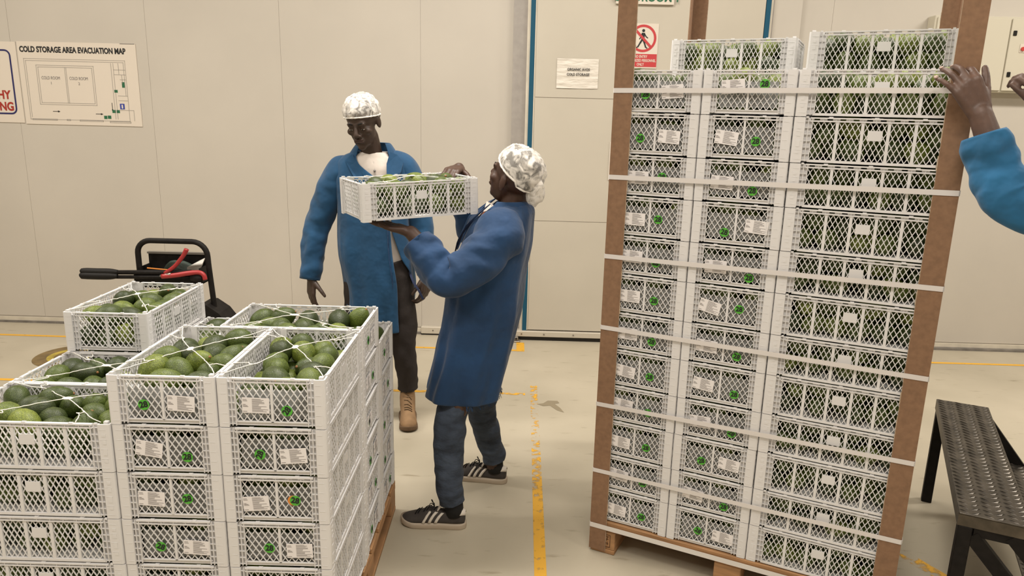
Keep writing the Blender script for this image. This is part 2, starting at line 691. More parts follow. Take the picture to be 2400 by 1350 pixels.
# other walls and ceiling
tag(MB().box(-7.1, -6.9, -3.2, 5.8, 0, CEIL).build('wall_left', M_wall), kind='structure')
tag(MB().box(6.9, 7.1, -3.2, 5.8, 0, CEIL).build('wall_right', M_wall), kind='structure')
tag(MB().box(-7, 7, -3.2, -3.0, 0, CEIL).build('wall_front', M_wall), kind='structure')
tag(MB().box(-7, 7, -3.2, 5.8, CEIL, CEIL + .1).build('ceiling', M_ceil), kind='structure')
lamp_names = ['left end of the back row', 'left middle of the back row', 'right middle of the back row', 'right end of the back row', 'left end of the front row', 'middle of the front row', 'right end of the front row']
for (lx, ly, lw), nm in zip(LAMPS, lamp_names):
    t = thing('ceiling_light', 'long white ceiling tube light at the ' + nm, 'light', (lx, ly, CEIL), group='ceiling tube lights')
    b = MB().bbox(-.85, .85, -.22, .22, -.09, 0, .01)
    b.build('housing', M_rail, t)
    for yy in (-.09, .09):
        b = MB()
        b.tube([(-.75, yy, -.12), (.75, yy, -.12)], .013, 8)
        b.build('lamp_tube', M_emit, t)

# sliding cold-room door
door = thing('door_1', None, None, (0, 5.6, 0), WA)
del_keys = [k for k in door.keys()]
tag(door, 'wide cream sliding cold room door with blue edge seals', None, kind='structure')
wallbox('door_panel', M_door, .127, .135, .085, 3.2, .02, .098, door)
zs = [.085, .947, 1.853, 2.76, 3.2]
for z0, z1 in zip(zs[:-1], zs[1:]):
    wallbox('door_panel', M_door, .135, 1.742, z0 + .002, z1 - .002, .03, .102, door)
wallbox('door_core', M_joint, .13, 1.745, .09, 3.19, .02, .097, door)
wallbox('edge_seal', M_blue, .088, .122, .075, 3.2, .02, .10, door)
wallbox('edge_seal', M_blue, 1.748, 1.782, .075, 3.2, .02, .10, door)
wallbox('edge_strip', M_trim, .066, .088, .075, 3.2, .0, .085, door)
wallbox('door_post', M_post, -.035, .066, .06, 3.2, .0, .05, door)
wallbox('edge_strip', M_trim, .122, .128, .085, 3.2, .03, .104, door)
wallbox('edge_strip', M_trim, 1.782, 1.80, .075, 3.2, .0, .085, door)
wallbox('door_post', M_post, 1.80, 1.82, .06, 3.2, .0, .05, door)
wallbox('door_jamb', M_wall, 1.82, 2.02, .06, 3.2, .0, .045, door)
wallbox('bottom_rail', M_rail, .005, 1.80, .034, .078, .05, .125, door, .003)
wallbox('rubber_sweep', M_dark, .045, 1.80, .002, .034, .03, .105, door)
for w in (.085, .26, .49, .72, .95, 1.2, 1.45):
    b = MB()
    b.tube([(w, -.124, .056), (w, -.129, .056)], .006, 8)
    b.build('bolt', M_steel, door)
g = thing('floor_guide', 'small worn steel roller guide on the floor at the door corner', 'door guide', wpt(.03, 0, .15), WA)
MB().bbox(-.06, .045, -.03, .03, 0, .012, .003).build('base_plate', M_steel, g)
MB().bbox(-.045, .03, -.018, .02, .012, .04, .005).build('block', M_steel, g)
for xx in (-.03, .015):
    b = MB()
    b.tube([(xx, -.012, .03), (xx, -.028, .03)], .008, 8)
    b.build('roller', M_dark, g)
# floor track trim left of the door
tr = wallbox('trim_1', M_rail, -.715, -.04, .012, .066, 0, .05, None, .003)
tag(tr, 'pale metal track cover along the wall foot left of the door', None, kind='structure')
wallbox('track_gap', M_dark, -.715, -.04, .002, .012, 0, .045, tr)
for w in (-.62, -.4, -.18):
    b = MB()
    b.tube([(w, -.049, .04), (w, -.054, .04)], .005, 8)
    b.build('bolt', M_steel, tr)


# floor markings
def flat_quad(name, pts, label, wear=0.0, z=.0012, wears=None, n=40):
    b = MB()
    if wears:
        a0, a1, b0, b1 = [Vector(p) for p in pts]
        rows = []
        for i in range(n + 1):
            t = i / n
            rows.append([(*(a0.lerp(b0, t)), z), (*(a1.lerp(b1, t)), z)])
        for i in range(n):
            b.add([rows[i][0], rows[i][1], rows[i + 1][1], rows[i + 1][0]], [(0, 1, 2, 3)])
    else:
        b.add([(*p, z) for p in pts], [tuple(range(len(pts)))])
    me = b.mesh(name, M_yellow)
    at = me.attributes.new('wear', 'FLOAT', 'POINT')
    if wears:
        for i in range(n):
            for q, k in ((0, i), (1, i), (2, i + 1), (3, i + 1)):
                t = k / n * (len(wears) - 1)
                j = min(int(t), len(wears) - 2)
                at.data[i * 4 + q].value = wears[j] * (1 - t + j) + wears[j + 1] * (t - j)
    else:
        for d in at.data:
            d.value = wear
    return tag(obj(name, me), label, 'floor marking')


flat_quad('floor_line', [(-6, 5.355), (.045, 5.243), (.045, 5.21), (-6, 5.32)], 'thin yellow floor line running along the wall left of the door')
flat_quad('floor_line', [(2.0, 5.215), (6.5, 5.155), (6.5, 5.12), (2.0, 5.18)], 'thin yellow floor line along the wall right of the door')
flat_quad('floor_line', [(.045, 5.205), (.105, 5.205), (.105, 5.42), (.045, 5.42)], 'short yellow block ending the wall line at the door guide')
flat_quad('floor_line', [(.098, 1.0), (.148, 1.0), (.135, 4.5), (.180, 4.5)], 'worn yellow floor line running towards the door between the stacks',
          wears=[-.05, .0, .02, .02, .03, .06, .22, .30, .31, .22])
flat_quad('floor_line', [(-4.2, 4.405), (-4.2, 4.37), (.10, 4.365), (.10, 4.33)], 'faded yellow floor line crossing behind the standing worker',
          wears=[.05, .05, .02, .0, .03, .02, .0, .02, .03, .16, .2])
flat_quad('floor_line', [(1.50, 2.90), (1.55, 2.93), (1.76, 2.38), (1.82, 2.40)], 'smudged yellow floor line between the tall stack and the steel step',
          wears=[.4, .34, .28, .12, .10])
# dark water stain
b = MB()
st = [(.17, 4.19), (.21, 4.16), (.25, 4.17), (.29, 4.10), (.33, 4.07), (.31, 4.14), (.28, 4.20), (.31, 4.215), (.30, 4.25), (.24, 4.25), (.21, 4.205)]
b.add([(x, y, .001) for x, y in st], [tuple(range(len(st)))])
M_stain = mat('damp_stain', (0.27, 0.225, 0.15), .35)
tag(b.build('floor_stain', M_stain), 'small dark damp stain on the floor below the door', 'stain')
# round floor sticker by the left stack
t = thing('floor_sticker', 'round worn yellow and brown floor sticker behind the left stack', 'sticker', (-3.07, 4.86, .001))
b = MB()
b.tube([(0, 0, 0), (0, 0, .001)], .25, 40)
b.build('disc', mat('sticker_brown', (.22, .15, .06), .6, noise_amt=.5, noise_scale=9), t)
b = MB()
ri = [[(math.cos(2 * PI * j / 40) * r, math.sin(2 * PI * j / 40) * r, .0022) for j in range(40)] for r in (.165, .12)]
b.rings(ri, False, False)
b.build('ring', mat('sticker_yellow', (.50, .38, .06), .6, noise_amt=.5, noise_scale=12), t)


# ------------------------------------------------------------------ wall signs
def sign(name, label, w0, w1, z0, z1, out, m=M_signw, cat='sign', th=.005):
    t = thing(name, label, cat, wpt((w0 + w1) / 2, z0, out), WA)
    W, H = (w1 - w0), (z1 - z0)
    MB().box(-W / 2, W / 2, -th, -.0002, 0, H).build('panel', m, t)
    return t, W, H


RX = Matrix.Rotation(PI / 2, 4, 'X')


def put_text(t, body, x, z, size, m, sx=1.0, bold=0.0, y=-.0062, name='lettering', align='CENTER', roll=0):
    me = text_mesh(body, size, m, sx, bold, align)
    return obj(name, me, t, M=Matrix.Translation((x, y, z)) @ Matrix.Rotation(roll, 4, 'Y') @ RX)


def put_rects(t, name, rects, m, y=-.0060):
    b = MB()
    for x0, x1, z0, z1 in rects:
        b.box(x0, x1, y, y + .0008, z0, z1)
    return b.build(name, m, t)


# evacuation map
t, W, H = sign('evacuation_map', 'cold storage area evacuation map on a white wall board', -3.712, -2.826, 1.568, 2.165, .001)


def mx_(px, py):
    # crop pixel of the map picture -> local x, z
    return None


put_text(t, 'COLD STORAGE AREA EVACUATION MAP', -.03, H - .057, .056, M_ink, .745, .0022)
LW = .0035
X0, X1 = -W / 2, W / 2


def frame(x0, x1, z0, z1, w=LW):
    return [(x0, x1, z0, z0 + w), (x0, x1, z1 - w, z1), (x0, x0 + w, z0, z1), (x1 - w, x1, z0, z1)]


rc = []
rc += frame(-.405, .355, .035, H - .120)
rc += [(-.392, .342, H - .137, H - .1335), (-.392, -.3885, .05, H - .135), (.3385, .342, .22, H - .135)]
rc += frame(-.318, .115, .145, H - .165) + frame(-.305, .102, .158, H - .178)
rc += [(-.105, -.1015, .158, H - .178), (-.095, -.0915, .158, H - .178)]
rc += [(.262, .2655, .05, H - .14), (.245, .2485, .05, H - .14), (.262, .352, H - .19, H - .1865), (.30, .3035, H - .22, H - .14), (.262, .352, H - .225, H - .2215),
       (.32, .3235, H - .29, H - .225), (.28, .352, .22, .2235), (.28, .352, .185, .1885), (.28, .39, .115, .1185), (.387, .3905, .04, .118), (.305, .352, H - .26, H - .2565)]
rc += frame(-.39, -.20, .030, .042) + frame(-.128, -.10, .030, .042) + frame(-.03, .15, .028, .040) + frame(.20, .36, .022, .034)
put_rects(t, 'map_print', rc, M_inkl)
for x, n in ((-.215, '1'), (-.005, '2')):
    put_text(t, 'COLD ROOM', x, H - .258, .032, M_inkg, .72)
    put_text(t, n, x, H - .295, .028, M_inkg)
ar = []
for x, z in ((-.20, .097), (.125, .085)):
    ar += [(x - .028, x + .01, z - .002, z + .002), (x + .01, x + .018, z - .006, z + .006), (x + .018, x + .026, z - .003, z + .003)]
ar += [(.226, .230, .12, .17), (.2235, .2325, .112, .122), (X1 - .115, X1 - .005, H - .004, H - .001)]
put_rects(t, 'map_arrow', ar, M_ink)
put_rects(t, 'map_symbol', [(.317, .337, H - .315, H - .275), (.255, .280, H - .352, H - .332), (.225, .252, .096, .118), (.258, .282, .096, .118), (.158, .182, .050, .074), (.186, .212, .052, .076)], M_greenp)
put_rects(t, 'map_symbol', [(.287, .322, .124, .165)], M_bluep)
put_rects(t, 'map_symbol', [(.299, .310, .130, .158)], M_signw, -.0066)
# health sign, cut by the frame
t, W, H = sign('health_sign', 'white wall sign with navy border and red lettering beside the evacuation map', -4.62, -3.722, 1.575, 2.16, .001)
R2 = .07


def round_border(x0, x1, z0, z1, r, w, y=-.0064):
    b = MB()
    outer, inner = [], []
    for cx, cz, a0 in ((x1 - r, z1 - r, 0), (x0 + r, z1 - r, 90), (x0 + r, z0 + r, 180), (x1 - r, z0 + r, 270)):
        for i in range(7):
            a = math.radians(a0 + i * 15)
            outer.append((cx + math.cos(a) * r, y, cz + math.sin(a) * r))
            inner.append((cx + math.cos(a) * (r - w), y, cz + math.sin(a) * (r - w)))
    b.rings([inner, outer], False, False)
    return b


round_border(-W / 2 + .05, W / 2 - .045, .06, H - .055, .045, .012).build('border', M_navy, t)
put_text(t, 'HY', W / 2 - .085, .20, .085, M_redtext, .85, .003, align='RIGHT')
put_text(t, 'ING', W / 2 - .068, .115, .085, M_redtext, .85, .003, align='RIGHT')
b = MB()
b.tube([(W / 2 - .305, -.0062, .40), (W / 2 - .305, -.0052, .40)], .125, 32)
b.build('emblem', M_redorange, t)
# organic avos paper
t = thing('paper_notice', 'crinkled paper notice for organic avos cold storage on the door', 'notice', wpt(.436, 1.921, .103), WA)
b = MB()
nx, nz = 30, 22
for i in range(nx + 1):
    for j in range(nz + 1):
        x = -.15 + .30 * i / nx
        z = .207 * j / nz
        y = -.004 - .0035 * noise.noise((x * 9, z * 40, 2.2)) - .002 * noise.noise((x * 25, z * 60, 7))
        b.v.append((x, min(-.0006, y), z))
for i in range(nx):
    for j in range(nz):
        a = i * (nz + 1) + j
        b.f.append((a, a + nz + 1, a + nz + 2, a + 1))
b.build('sheet', M_paper, t, True)
put_text(t, 'ORGANIC AVOS', .006, .132, .025, M_ink, .88, .0005, y=-.0115)
put_text(t, 'COLD STORAGE', .004, .097, .025, M_ink, .88, .0005, y=-.0115)
# no entry sign
t, W, H = sign('no_entry_sign', 'no entry sign with a crossed out walking figure on the door', .742, 1.0, 2.072, 2.378, .103)
b = MB()
cx, cz = .022, .205
ri = [[(cx + math.cos(2 * PI * j / 40) * r, -.0062, cz + math.sin(2 * PI * j / 40) * r) for j in range(40)] for r in (.077, .094)]
b.rings(ri, False, False)
b.build('ring', M_signred, t)
b = MB()
hd = (cx, -.0064, cz + .055)
b.tube([(cx, -.0058, cz + .053), (cx, -.0066, cz + .053)], .0105, 14)
for p, q, w in (((cx, cz + .038), (cx - .002, cz - .008), .022), ((cx - .004, cz - .005), (cx - .020, cz - .032), .012), ((cx - .020, cz - .032), (cx - .036, cz - .060), .010), ((cx, cz - .005), (cx + .012, cz - .034), .012),
                ((cx + .012, cz - .034), (cx + .022, cz - .062), .010), ((cx + .006, cz + .034), (cx + .020, cz + .012), .008), ((cx + .020, cz + .012), (cx + .034, cz + .002), .007), ((cx - .008, cz + .034), (cx - .016, cz + .010), .008), ((cx - .016, cz + .010), (cx - .026, cz - .006), .007), ((cx - .036, cz - .060), (cx - .048, cz - .062), .007), ((cx + .022, cz - .062), (cx + .034, cz - .066), .007)):
    b.bar((p[0], -.0062, p[1]), (q[0], -.0062, q[1]), w, .0008, (0, 1, 0), True)
b.build('walking_figure', M_ink, t)
MB().bar((cx - .058, -.0072, cz + .058), (cx + .058, -.0072, cz - .058), .017, .0008, (0, 1, 0), True).build('slash', M_signred, t)
b = round_border(-.105, .127, .010, .099, .006, .05)
b = MB().box(-.105, .127, -.0062, -.0052, .010, .099)
b.build('red_panel', M_signred, t)
put_text(t, 'NO ENTRY', .012, .080, .026, M_signw, .72, .0006, -.0068)
put_text(t, 'AUTHORIZED PERSONNEL', .012, .053, .026, M_signw, .70, .0006, -.0068)
put_text(t, 'ONLY', .012, .026, .026, M_signw, .72, .0006, -.0068)
# cold room sign (only its lower edge shows)
t, W, H = sign('room_sign', 'white sign with dark green lettering high on the door, cut by the frame', .684, 1.092, 2.505, 2.72, .103, th=.02)
put_text(t, 'COLDROOM 1', .01, .042, .075, M_greenp, .95, .002, y=-.021)
# blue sign half hidden by the board
t, W, H = sign('door_notice', 'white notice with a blue square half hidden behind the left cardboard board', .697, .93, 1.267, 1.549, .103)
put_rects(t, 'blue_square', [(-.1, .02, .17, .265)], M_bluep)
b = MB()
b.tube([(-.02, -.0062, .055), (-.02, -.0054, .055)], .062, 24)
b.build('black_disc', M_ink, t)
put_text(t, '/////////', -.085, .225, .012, M_signw, .8, y=-.0072, roll=-PI / 2)

# control cabinet on the right
t = thing('control_cabinet', 'cream control cabinet with round buttons on the wall behind the tall stack', 'cabinet', wpt(3.36, 1.965, .001), WA)
MB().bbox(-.42, .50, -.10, 0, 0, .515, .004).build('body', M_cab, t)
MB().bbox(-.405, .108, -.112, -.101, .012, .503, .003).build('door', M_cab, t)
d2 = MB().bbox(.118, .488, -.112, -.101, .012, .503, .003).build('door', M_cab, t)
for x, m in ((.215, M_btnr), (.262, M_btng)):
    b = MB()
    b.tube([(x, -.113, .30), (x, -.126, .30)], .014, 16)
    b.build('button', m, d2)
MB().bbox(.195, .285, -.116, -.113, .275, .335, .002).build('button_plate', M_signw, d2)
for x, z in ((.145, .405), (.148, .125), (.30, .405)):
    MB().bbox(x - .012, x + .012, -.119, -.112, z - .017, z + .017, .002).build('door_lock', M_blackp, d2)
b = MB()
b.tube([(.30, -.113, .14), (.30, -.14, .14)], .018, 16)
b.build('button', M_btnr, d2)
MB().box(.28, .34, -.114, -.112, .455, .480).build('name_plate', M_signw, d2)
MB().box(-.30, -.26, -.114, -.112, .495, .505).build('name_plate', M_signw, t)

# ================================================================== CRATES
CL, CS, CP = 0.4812, 0.300, 0.1455      # pitch of long side, short side, layer
OL, OS = CL / 2 - .0015, CS / 2 - .0015  # half outer size
CH = CP - .0008                          # body height
INS = .005                               # lattice set back from the posts
MS, ML = .049, .056                      # width of the corner zones on short / long sides


class Wall:
    """writes into a mesh in the frame of one crate wall: a = to the right seen from outside, d = depth inwards, z"""

    def __init__(self, mb, k):
        self.mb = mb
        if k == 'x-':
            self.T = lambda a, d, z: (-OL + d, -a, z)
        elif k == 'x+':
            self.T = lambda a, d, z: (OL - d, a, z)
        elif k == 'y-':
            self.T = lambda a, d, z: (a, -OS + d, z)
        else:
            self.T = lambda a, d, z: (-a, OS - d, z)
        self.n = Vector(self.T(0, 0, 0)) - Vector(self.T(0, 1, 0))

    def box(self, a0, a1, d0, d1, z0, z1):
        vs = [self.T(a, d, z) for z in (z0, z1) for a, d in ((a0, d0), (a1, d0), (a1, d1), (a0, d1))]
        self.mb.add(vs, [(3, 2, 1, 0), (4, 5, 6, 7), (0, 1, 5, 4), (1, 2, 6, 5), (2, 3, 7, 6), (3, 0, 4, 7)])

    def bar(self, a0, z0, a1, z1, d, w, t):
        self.mb.bar(self.T(a0, d, z0), self.T(a1, d, z1), w, t, self.n)


def lattice(wl, a0, a1, z0, z1, dw, dh, d, w=.0024, t=.003):
    # crossing diagonal bars clipped to the rectangle
    W, H = a1 - a0, z1 - z0
    n = max(1, round(W / dw))
    dw = W / n
    dh = H / max(1, round(H / dh))
    s = dh / dw
    k = -math.ceil(H / s / dw) - 1
    while k <= n + 1:
        for sg in (1, -1):
            # line z = sg*s*(a - ak)
            ak = k * dw if sg > 0 else (k * dw + H / s)
            pts = []
            za, zb = (0 - ak) * s * sg, (W - ak) * s * sg
            if sg < 0:
                za, zb = (ak - 0) * s, (ak - W) * s
            # clip to 0..H
            (x0, y0), (x1, y1) = (0, za), (W, zb)
            t0, t1 = 0.0, 1.0
            dy = y1 - y0
            for lo, q in ((True, 0), (False, H)):
                tt = (q - y0) / dy
                if (dy > 0) == lo:
                    t0 = max(t0, tt)
                else:
                    t1 = min(t1, tt)
            if t1 - t0 > 1e-3:
                wl.bar(a0 + x0 + (x1 - x0) * t0, z0 + y0 + dy * t0, a0 + x0 + (x1 - x0) * t1, z0 + y0 + dy * t1, d + (.0008 if sg > 0 else 0), w, t)
        k += 1


Z_L0, Z_L1 = .018, CH - .0138   # lattice band


def short_wall(k):
    mb = MB()
    w = Wall(mb, k)
    A = OS - MS
    for a0, a1 in ((-A, -.0032), (.0032, A)):
        lattice(w, a0, a1, Z_L0, Z_L1, .0177, .0284, INS + .0025)
    w.box(-.0034, .0034, INS - .001, INS + .006, Z_L0 - .002, Z_L1 + .002)
    w.box(-A - .004, A + .004, INS - .001, INS + .004, .0155, .0185)
    w.box(-A - .004, A + .004, INS + .003, INS + .006, .0052, .0155)
    return mb


def long_wall(k):
    mb = MB()
    w = Wall(mb, k)
    A = OL - ML
    pw = (2 * A) / 5
    for i in range(5):
        a0 = -A + i * pw + (.0045 if i else 0)
        a1 = -A + (i + 1) * pw - (.0045 if i < 4 else 0)
        lattice(w, a0, a1, .012, Z_L1, .0163, .0268, INS + .0025)
        if i:
            w.box(a0 - .009, a0, INS - .0015, INS + .005, .010, Z_L1 + .002)
    w.box(-.021, .021, INS + .0002, INS + .0045, .077, .108)
    w.box(-A - .004, A + .004, INS - .002, INS + .005, .0045, .0125)
    return mb


def rim_mesh():
    mb = MB()
    for k, hw, m, step in (('x-', OS, MS, .0335), ('x+', OS, MS, .0335), ('y-', OL, ML, .0366), ('y+', OL, ML, .0366)):
        w = Wall(mb, k)
        A = hw - m + .006
        w.box(-A, A, .0005, .010, CH - .0042, CH)
        w.box(-A, A, .0015, .007, CH - .0138, CH - .0106)
        # recessed strip with slots
        w.box(-A, A, .006, .008, CH - .0106, CH - .0088)
        n = int(2 * A / step)
        st = 2 * A / n
        for i in range(n):
            a = -A + i * st
            slot = .0165
            w.box(a, a + (st - slot) / 2, .006, .008, CH - .0088, CH - .0042)
            w.box(a + st - (st - slot) / 2, a + st, .006, .008, CH - .0088, CH - .0042)
            w.box(a - .0008, a + .0008, .002, .006, CH - .0106, CH - .0042)
        # little stacking pips on the rim
        for a in ((-.06, .06) if m == MS else (-.13, 0, .13)):
            w.box(a - .006, a + .006, .002, .008, CH, CH + .0024)
    return mb


def post_mesh(sx, sy):
    mb = MB()

    def P(x, y):
        return (sx * x, sy * y)
    # L-shaped moulded corner, outline seen from above
    r = .006
    t = .005
    out = [(OL - .034, OS), (OL - r, OS), (OL - r * .3, OS - r * .3), (OL, OS - r), (OL, OS - .030), (OL - t, OS - .030), (OL - t, OS - t), (OL - .034, OS - t)]
    if sx * sy < 0:
        out = out[::-1]
    rs = [[(*P(x, y), z) for x, y in out] for z in (.0015, CH)]
    mb.rings(rs)
    # inner core tying the two leaves
    out2 = [(OL - .012, OS - t), (OL - t, OS - t), (OL - t, OS - .012)]
    # ribs on the faces
    for k in range(5):
        z = .012 + k * .029
        for (x0, x1, y0, y1) in ((OL - .031, OL - .012, OS, OS + .0006), (OL, OL + .0006, OS - .027, OS - .012)):
            xs = sorted((sx * x0, sx * x1))
            ys = sorted((sy * y0, sy * y1))
            mb.box(xs[0], xs[1], ys[0], ys[1], z, z + .0016)
    # ladder zone beside the lattice: uprights and rungs over a recessed web
    for horiz, hw, m, w0 in ((False, OS, MS, .030), (True, OL, ML, .034)):
        def bx(a0, a1, d0, d1, z0, z1):
            if horiz:
                x0, x1, y0, y1 = a0, a1, OS - d1, OS - d0
            else:
                y0, y1, x0, x1 = a0, a1, OL - d1, OL - d0
            xs = sorted((sx * x0, sx * x1))
            ys = sorted((sy * y0, sy * y1))
            mb.box(xs[0], xs[1], ys[0], ys[1], z0, z1)
        a1, a0 = hw - w0 + .001, hw - m
        bx(a0, a1, .0105, .0118, .006, CH - .001)
        mid = (a0 + a1) / 2
        for a in (a0, mid, a1 - .001):
            bx(a - .0011, a + .0011, .001, .0068, .006, CH - .001)
        for q in range(7):
            z = .010 + q * .0205
            bx(a0, a1, .0022, .0068, z, z + .0016)
        # latch slots: small proud bosses with gaps between
        if horiz:
            for z, h in ((.030, .010), (.052, .020), (.085, .012), (.108, .009)):
                bx(hw - .024, hw - .014, -.0008, .001, z, z + h)
    # stacking stub on top
    xs = sorted((sx * (OL - .020), sx * (OL - .008)))
    ys = sorted((sy * (OS - .018), sy * (OS - .007)))
    mb.box(xs[0], xs[1], ys[0], ys[1], CH - .002, CH + .0055)
    xs = sorted((sx * (OL - .044), sx * (OL - .036)))
    ys = sorted((sy * (OS - .007), sy * (OS - .001)))
    mb.box(xs[0], xs[1], ys[0], ys[1], CH - .002, CH + .003)
    return mb


def tray_mesh():
    mb = MB()
    mb.box(-OL + .012, OL - .012, -OS + .012, OS - .012, .0065, .0095)
    for i in range(6):
        y = -OS + .03 + i * (2 * OS - .06) / 5
        mb.box(-OL + .014, OL - .014, y - .002, y + .002, .0045, .0065)
    return mb


def liner_mesh():
    mb = MB()
    A = OS - MS - .006
    n = 14
    pts = []
    for i in range(n + 1):
        y = -A + 2 * A * i / n
        x = -OL + .0125 + .0012 * math.sin(i * 1.3)
        pts.append(((x, y, .0255), (x + .0006, y, .066), (x, y, .1085)))
    vs = [p for r in pts for p in r]
    fs = []
    for i in range(n):
        for j in range(2):
            a = i * 3 + j
            fs.append((a, a + 3, a + 4, a + 1))
    mb.add(vs, fs)
    return mb


PM = dict(
    rim=rim_mesh().mesh('rim', M_plastic),
    xm=short_wall('x-').mesh('lattice_wall', M_plastic), xp=short_wall('x+').mesh('lattice_wall', M_plastic),
    ym=long_wall('y-').mesh('lattice_wall', M_plastic), yp=long_wall('y+').mesh('lattice_wall', M_plastic),
    tray=tray_mesh().mesh('base_tray', M_plastic),
    liner=liner_mesh().mesh('liner', M_liner, True),
)
for _sx in (-1, 1):
    for _sy in (-1, 1):
        PM[('post', _sx, _sy)] = post_mesh(_sx, _sy).mesh('corner_post', M_plastic)
# one-piece version for crates nobody sees from here
_mb = MB()
for q in (rim_mesh(), short_wall('x-'), short_wall('x+'), long_wall('y-'), long_wall('y+'), tray_mesh(), post_mesh(1, 1), post_mesh(1, -1), post_mesh(-1, 1), post_mesh(-1, -1)):
    _mb.add(q.v, q.f)
PM['whole'] = _mb.mesh('avocado_crate', M_plastic)
# label card with printed lines, green number sticker
_mb = MB().box(-.0375, .0375, -.0225, .0225, 0, .0004)
PM['label'] = _mb.mesh('label_card', M_label)
_mb = MB()
lr = random.Random(3)
for i in range(13):
    y = .0185 - i * .003
    _mb.quad((-.010, y - .0006, .0007), (-.010 + lr.uniform(.018, .044), y - .0006, .0007), (-.010 + .03, y + .0006, .0007), (-.010, y + .0006, .0007))
    _mb.v[-2] = (_mb.v[-3][0], y + .0006, .0007)
for y in (.0165, .0125, .002, -.001, -.004, -.018):
    _mb.quad((-.035, y - .0007, .0007), (-.035 + lr.uniform(.006, .016), y - .0007, .0007), (-.02, y + .0007, .0007), (-.035, y + .0007, .0007))
    _mb.v[-2] = (_mb.v[-3][0], y + .0007, .0007)
PM['print'] = _mb.mesh('print', M_inkg)
_mb = MB()
_mb.tube([(0, 0, 0), (0, 0, .0004)], .0155, 24)
PM['sticker'] = _mb.mesh('number_sticker', M_green)
_mb = MB()
_mb.tube([(0, 0, -.0002), (0, 0, .0003)], .0155, 24)
PM['orange'] = _mb.mesh('orange_sticker', M_orange)
PM['num'] = text_mesh('28', .0240, M_ink, .95, .0009)


def face_M(a, z, tilt, d=.0032):
    # on the outside of the labelled short wall (-x)
    R = Matrix(((0, 0, -1, 0), (-1, 0, 0, 0), (0, 1, 0, 0), (0, 0, 0, 1)))
    return Matrix.Translation((-OL + d, -a, z)) @ R @ Matrix.Rotation(math.radians(tilt), 4, 'Z')


def make_net_mesh(seed):
    r = random.Random(seed)
    mb = MB()
    top = CH + .003
    cx, cy, cz = r.uniform(-.03, .03), r.uniform(-.015, .015), top + .004

    def cord(pts, amp=.004):
        p = catmull(pts, 6)
        q = []
        for i, v in enumerate(p):
            f = math.sin(PI * i / (len(p) - 1))
            q.append(v + Vector((r.uniform(-1, 1) * .0015, r.uniform(-1, 1) * .0015, r.uniform(-1, 1) * amp * .3)) * f)
        mb.tube(q, .00155, 5)
    for sx in (-1, 1):
        for sy in (-1, 1):
            ex, ey = sx * (OL - .03), sy * (OS - .012)
            bx, by = cx + (ex - cx) * .52 + r.uniform(-.012, .012), cy + (ey - cy) * .55 + r.uniform(-.01, .01)
            bz = top - .004 + r.uniform(-.004, .005)
            cord([(cx, cy, cz), (cx + (bx - cx) * .5, cy + (by - cy) * .5 + r.uniform(-.006, .006), cz - .001), (bx, by, bz), (bx + (ex - bx) * .5, by + (ey - by) * .55, top - .003), (ex, ey, top - .001)])
            # wandering branch to the long side
            jx = r.uniform(.0, .03) * sx
            cord([(bx, by, bz), (bx + jx + .008, by + sy * .008, bz - .003), (bx + jx - .010, by + sy * .020, bz + .001), (bx + jx + .004, by + sy * .032, bz), (bx + jx + sx * .02, sy * (OS - .006), top)], .006)
    mb.ell((cx, cy, cz), (.017, .010, .0032), 10, 6)
    return mb.mesh('elastic_net', M_cord, True)


NETS = [make_net_mesh(i) for i in range(6)]
CRATES = []


def crate(M, label, group=None, labels=None, net=None, parts=True, liner=True):
    """M: world matrix of the crate base centre. labels: ((a,z,tilt) card, (a,z,tilt) sticker, orange?)"""
    if not parts:
        o = obj('avocado_crate', PM['whole'], None, M=M)
        tag(o, label, 'crate', group)
        return o
    t = bpy.data.objects.new('avocado_crate', None)
    COL.objects.link(t)
    t.empty_display_size = .05
    t.matrix_basis = M
    tag(t, label, 'crate', group)
    obj('rim', PM['rim'], t)
    obj('base_tray', PM['tray'], t)
    for k in ('xm', 'xp', 'ym', 'yp'):
        obj('lattice_wall', PM[k], t)
    for sx in (-1, 1):
        for sy in (-1, 1):
            obj('corner_post', PM[('post', sx, sy)], t)
    if liner:
        tag(obj('liner', PM['liner'], t), 'translucent grey liner sheet behind the lattice')
    if labels:
        (a, z, tl), (a2, z2, t2) = labels[:2]
        c = obj('label_card', PM['label'], t, M=face_M(a, z, tl))
        obj('print', PM['print'], c)
        s = obj('number_sticker', PM['sticker'], t, M=face_M(a2, z2, t2))
        tag(s, 'round green sticker printed 28')
        obj('number', PM['num'], s, M=Matrix.Translation((0, 0, .0008)))
        if len(labels) > 2:
            obj('orange_sticker', PM['orange'], t, M=face_M(a2 - .006, z2, 0, .0036))
    if net is not None:
        tag(obj('elastic_net', NETS[net % len(NETS)], t), 'white elastic cord net with a centre knot')
    CRATES.append(t)
    return t


# ------------------------------------------------------------------ avocados
def avo_mesh(seed, nu=16, nv=12, name='avocado'):
    r = random.Random(seed)
    mb = MB()
    L = r.uniform(.043, .048)
    R = r.uniform(.0325, .0355)
    neck = r.uniform(.06, .20)
    rs = []
    for i in range(nv + 1):
        th = PI * i / nv
        x = -L * math.cos(th)
        rr = R * math.sin(th) * (1 - neck * (x / L) - .06 * (x / L) ** 2)
        rs.append((x, max(rr, .0006)))
    rings = []
    for x, rr in rs:
        rings.append([(x, rr * math.cos(2 * PI * j / nu), rr * math.sin(2 * PI * j / nu)) for j in range(nu)])
    mb.rings(rings)
    return mb, L


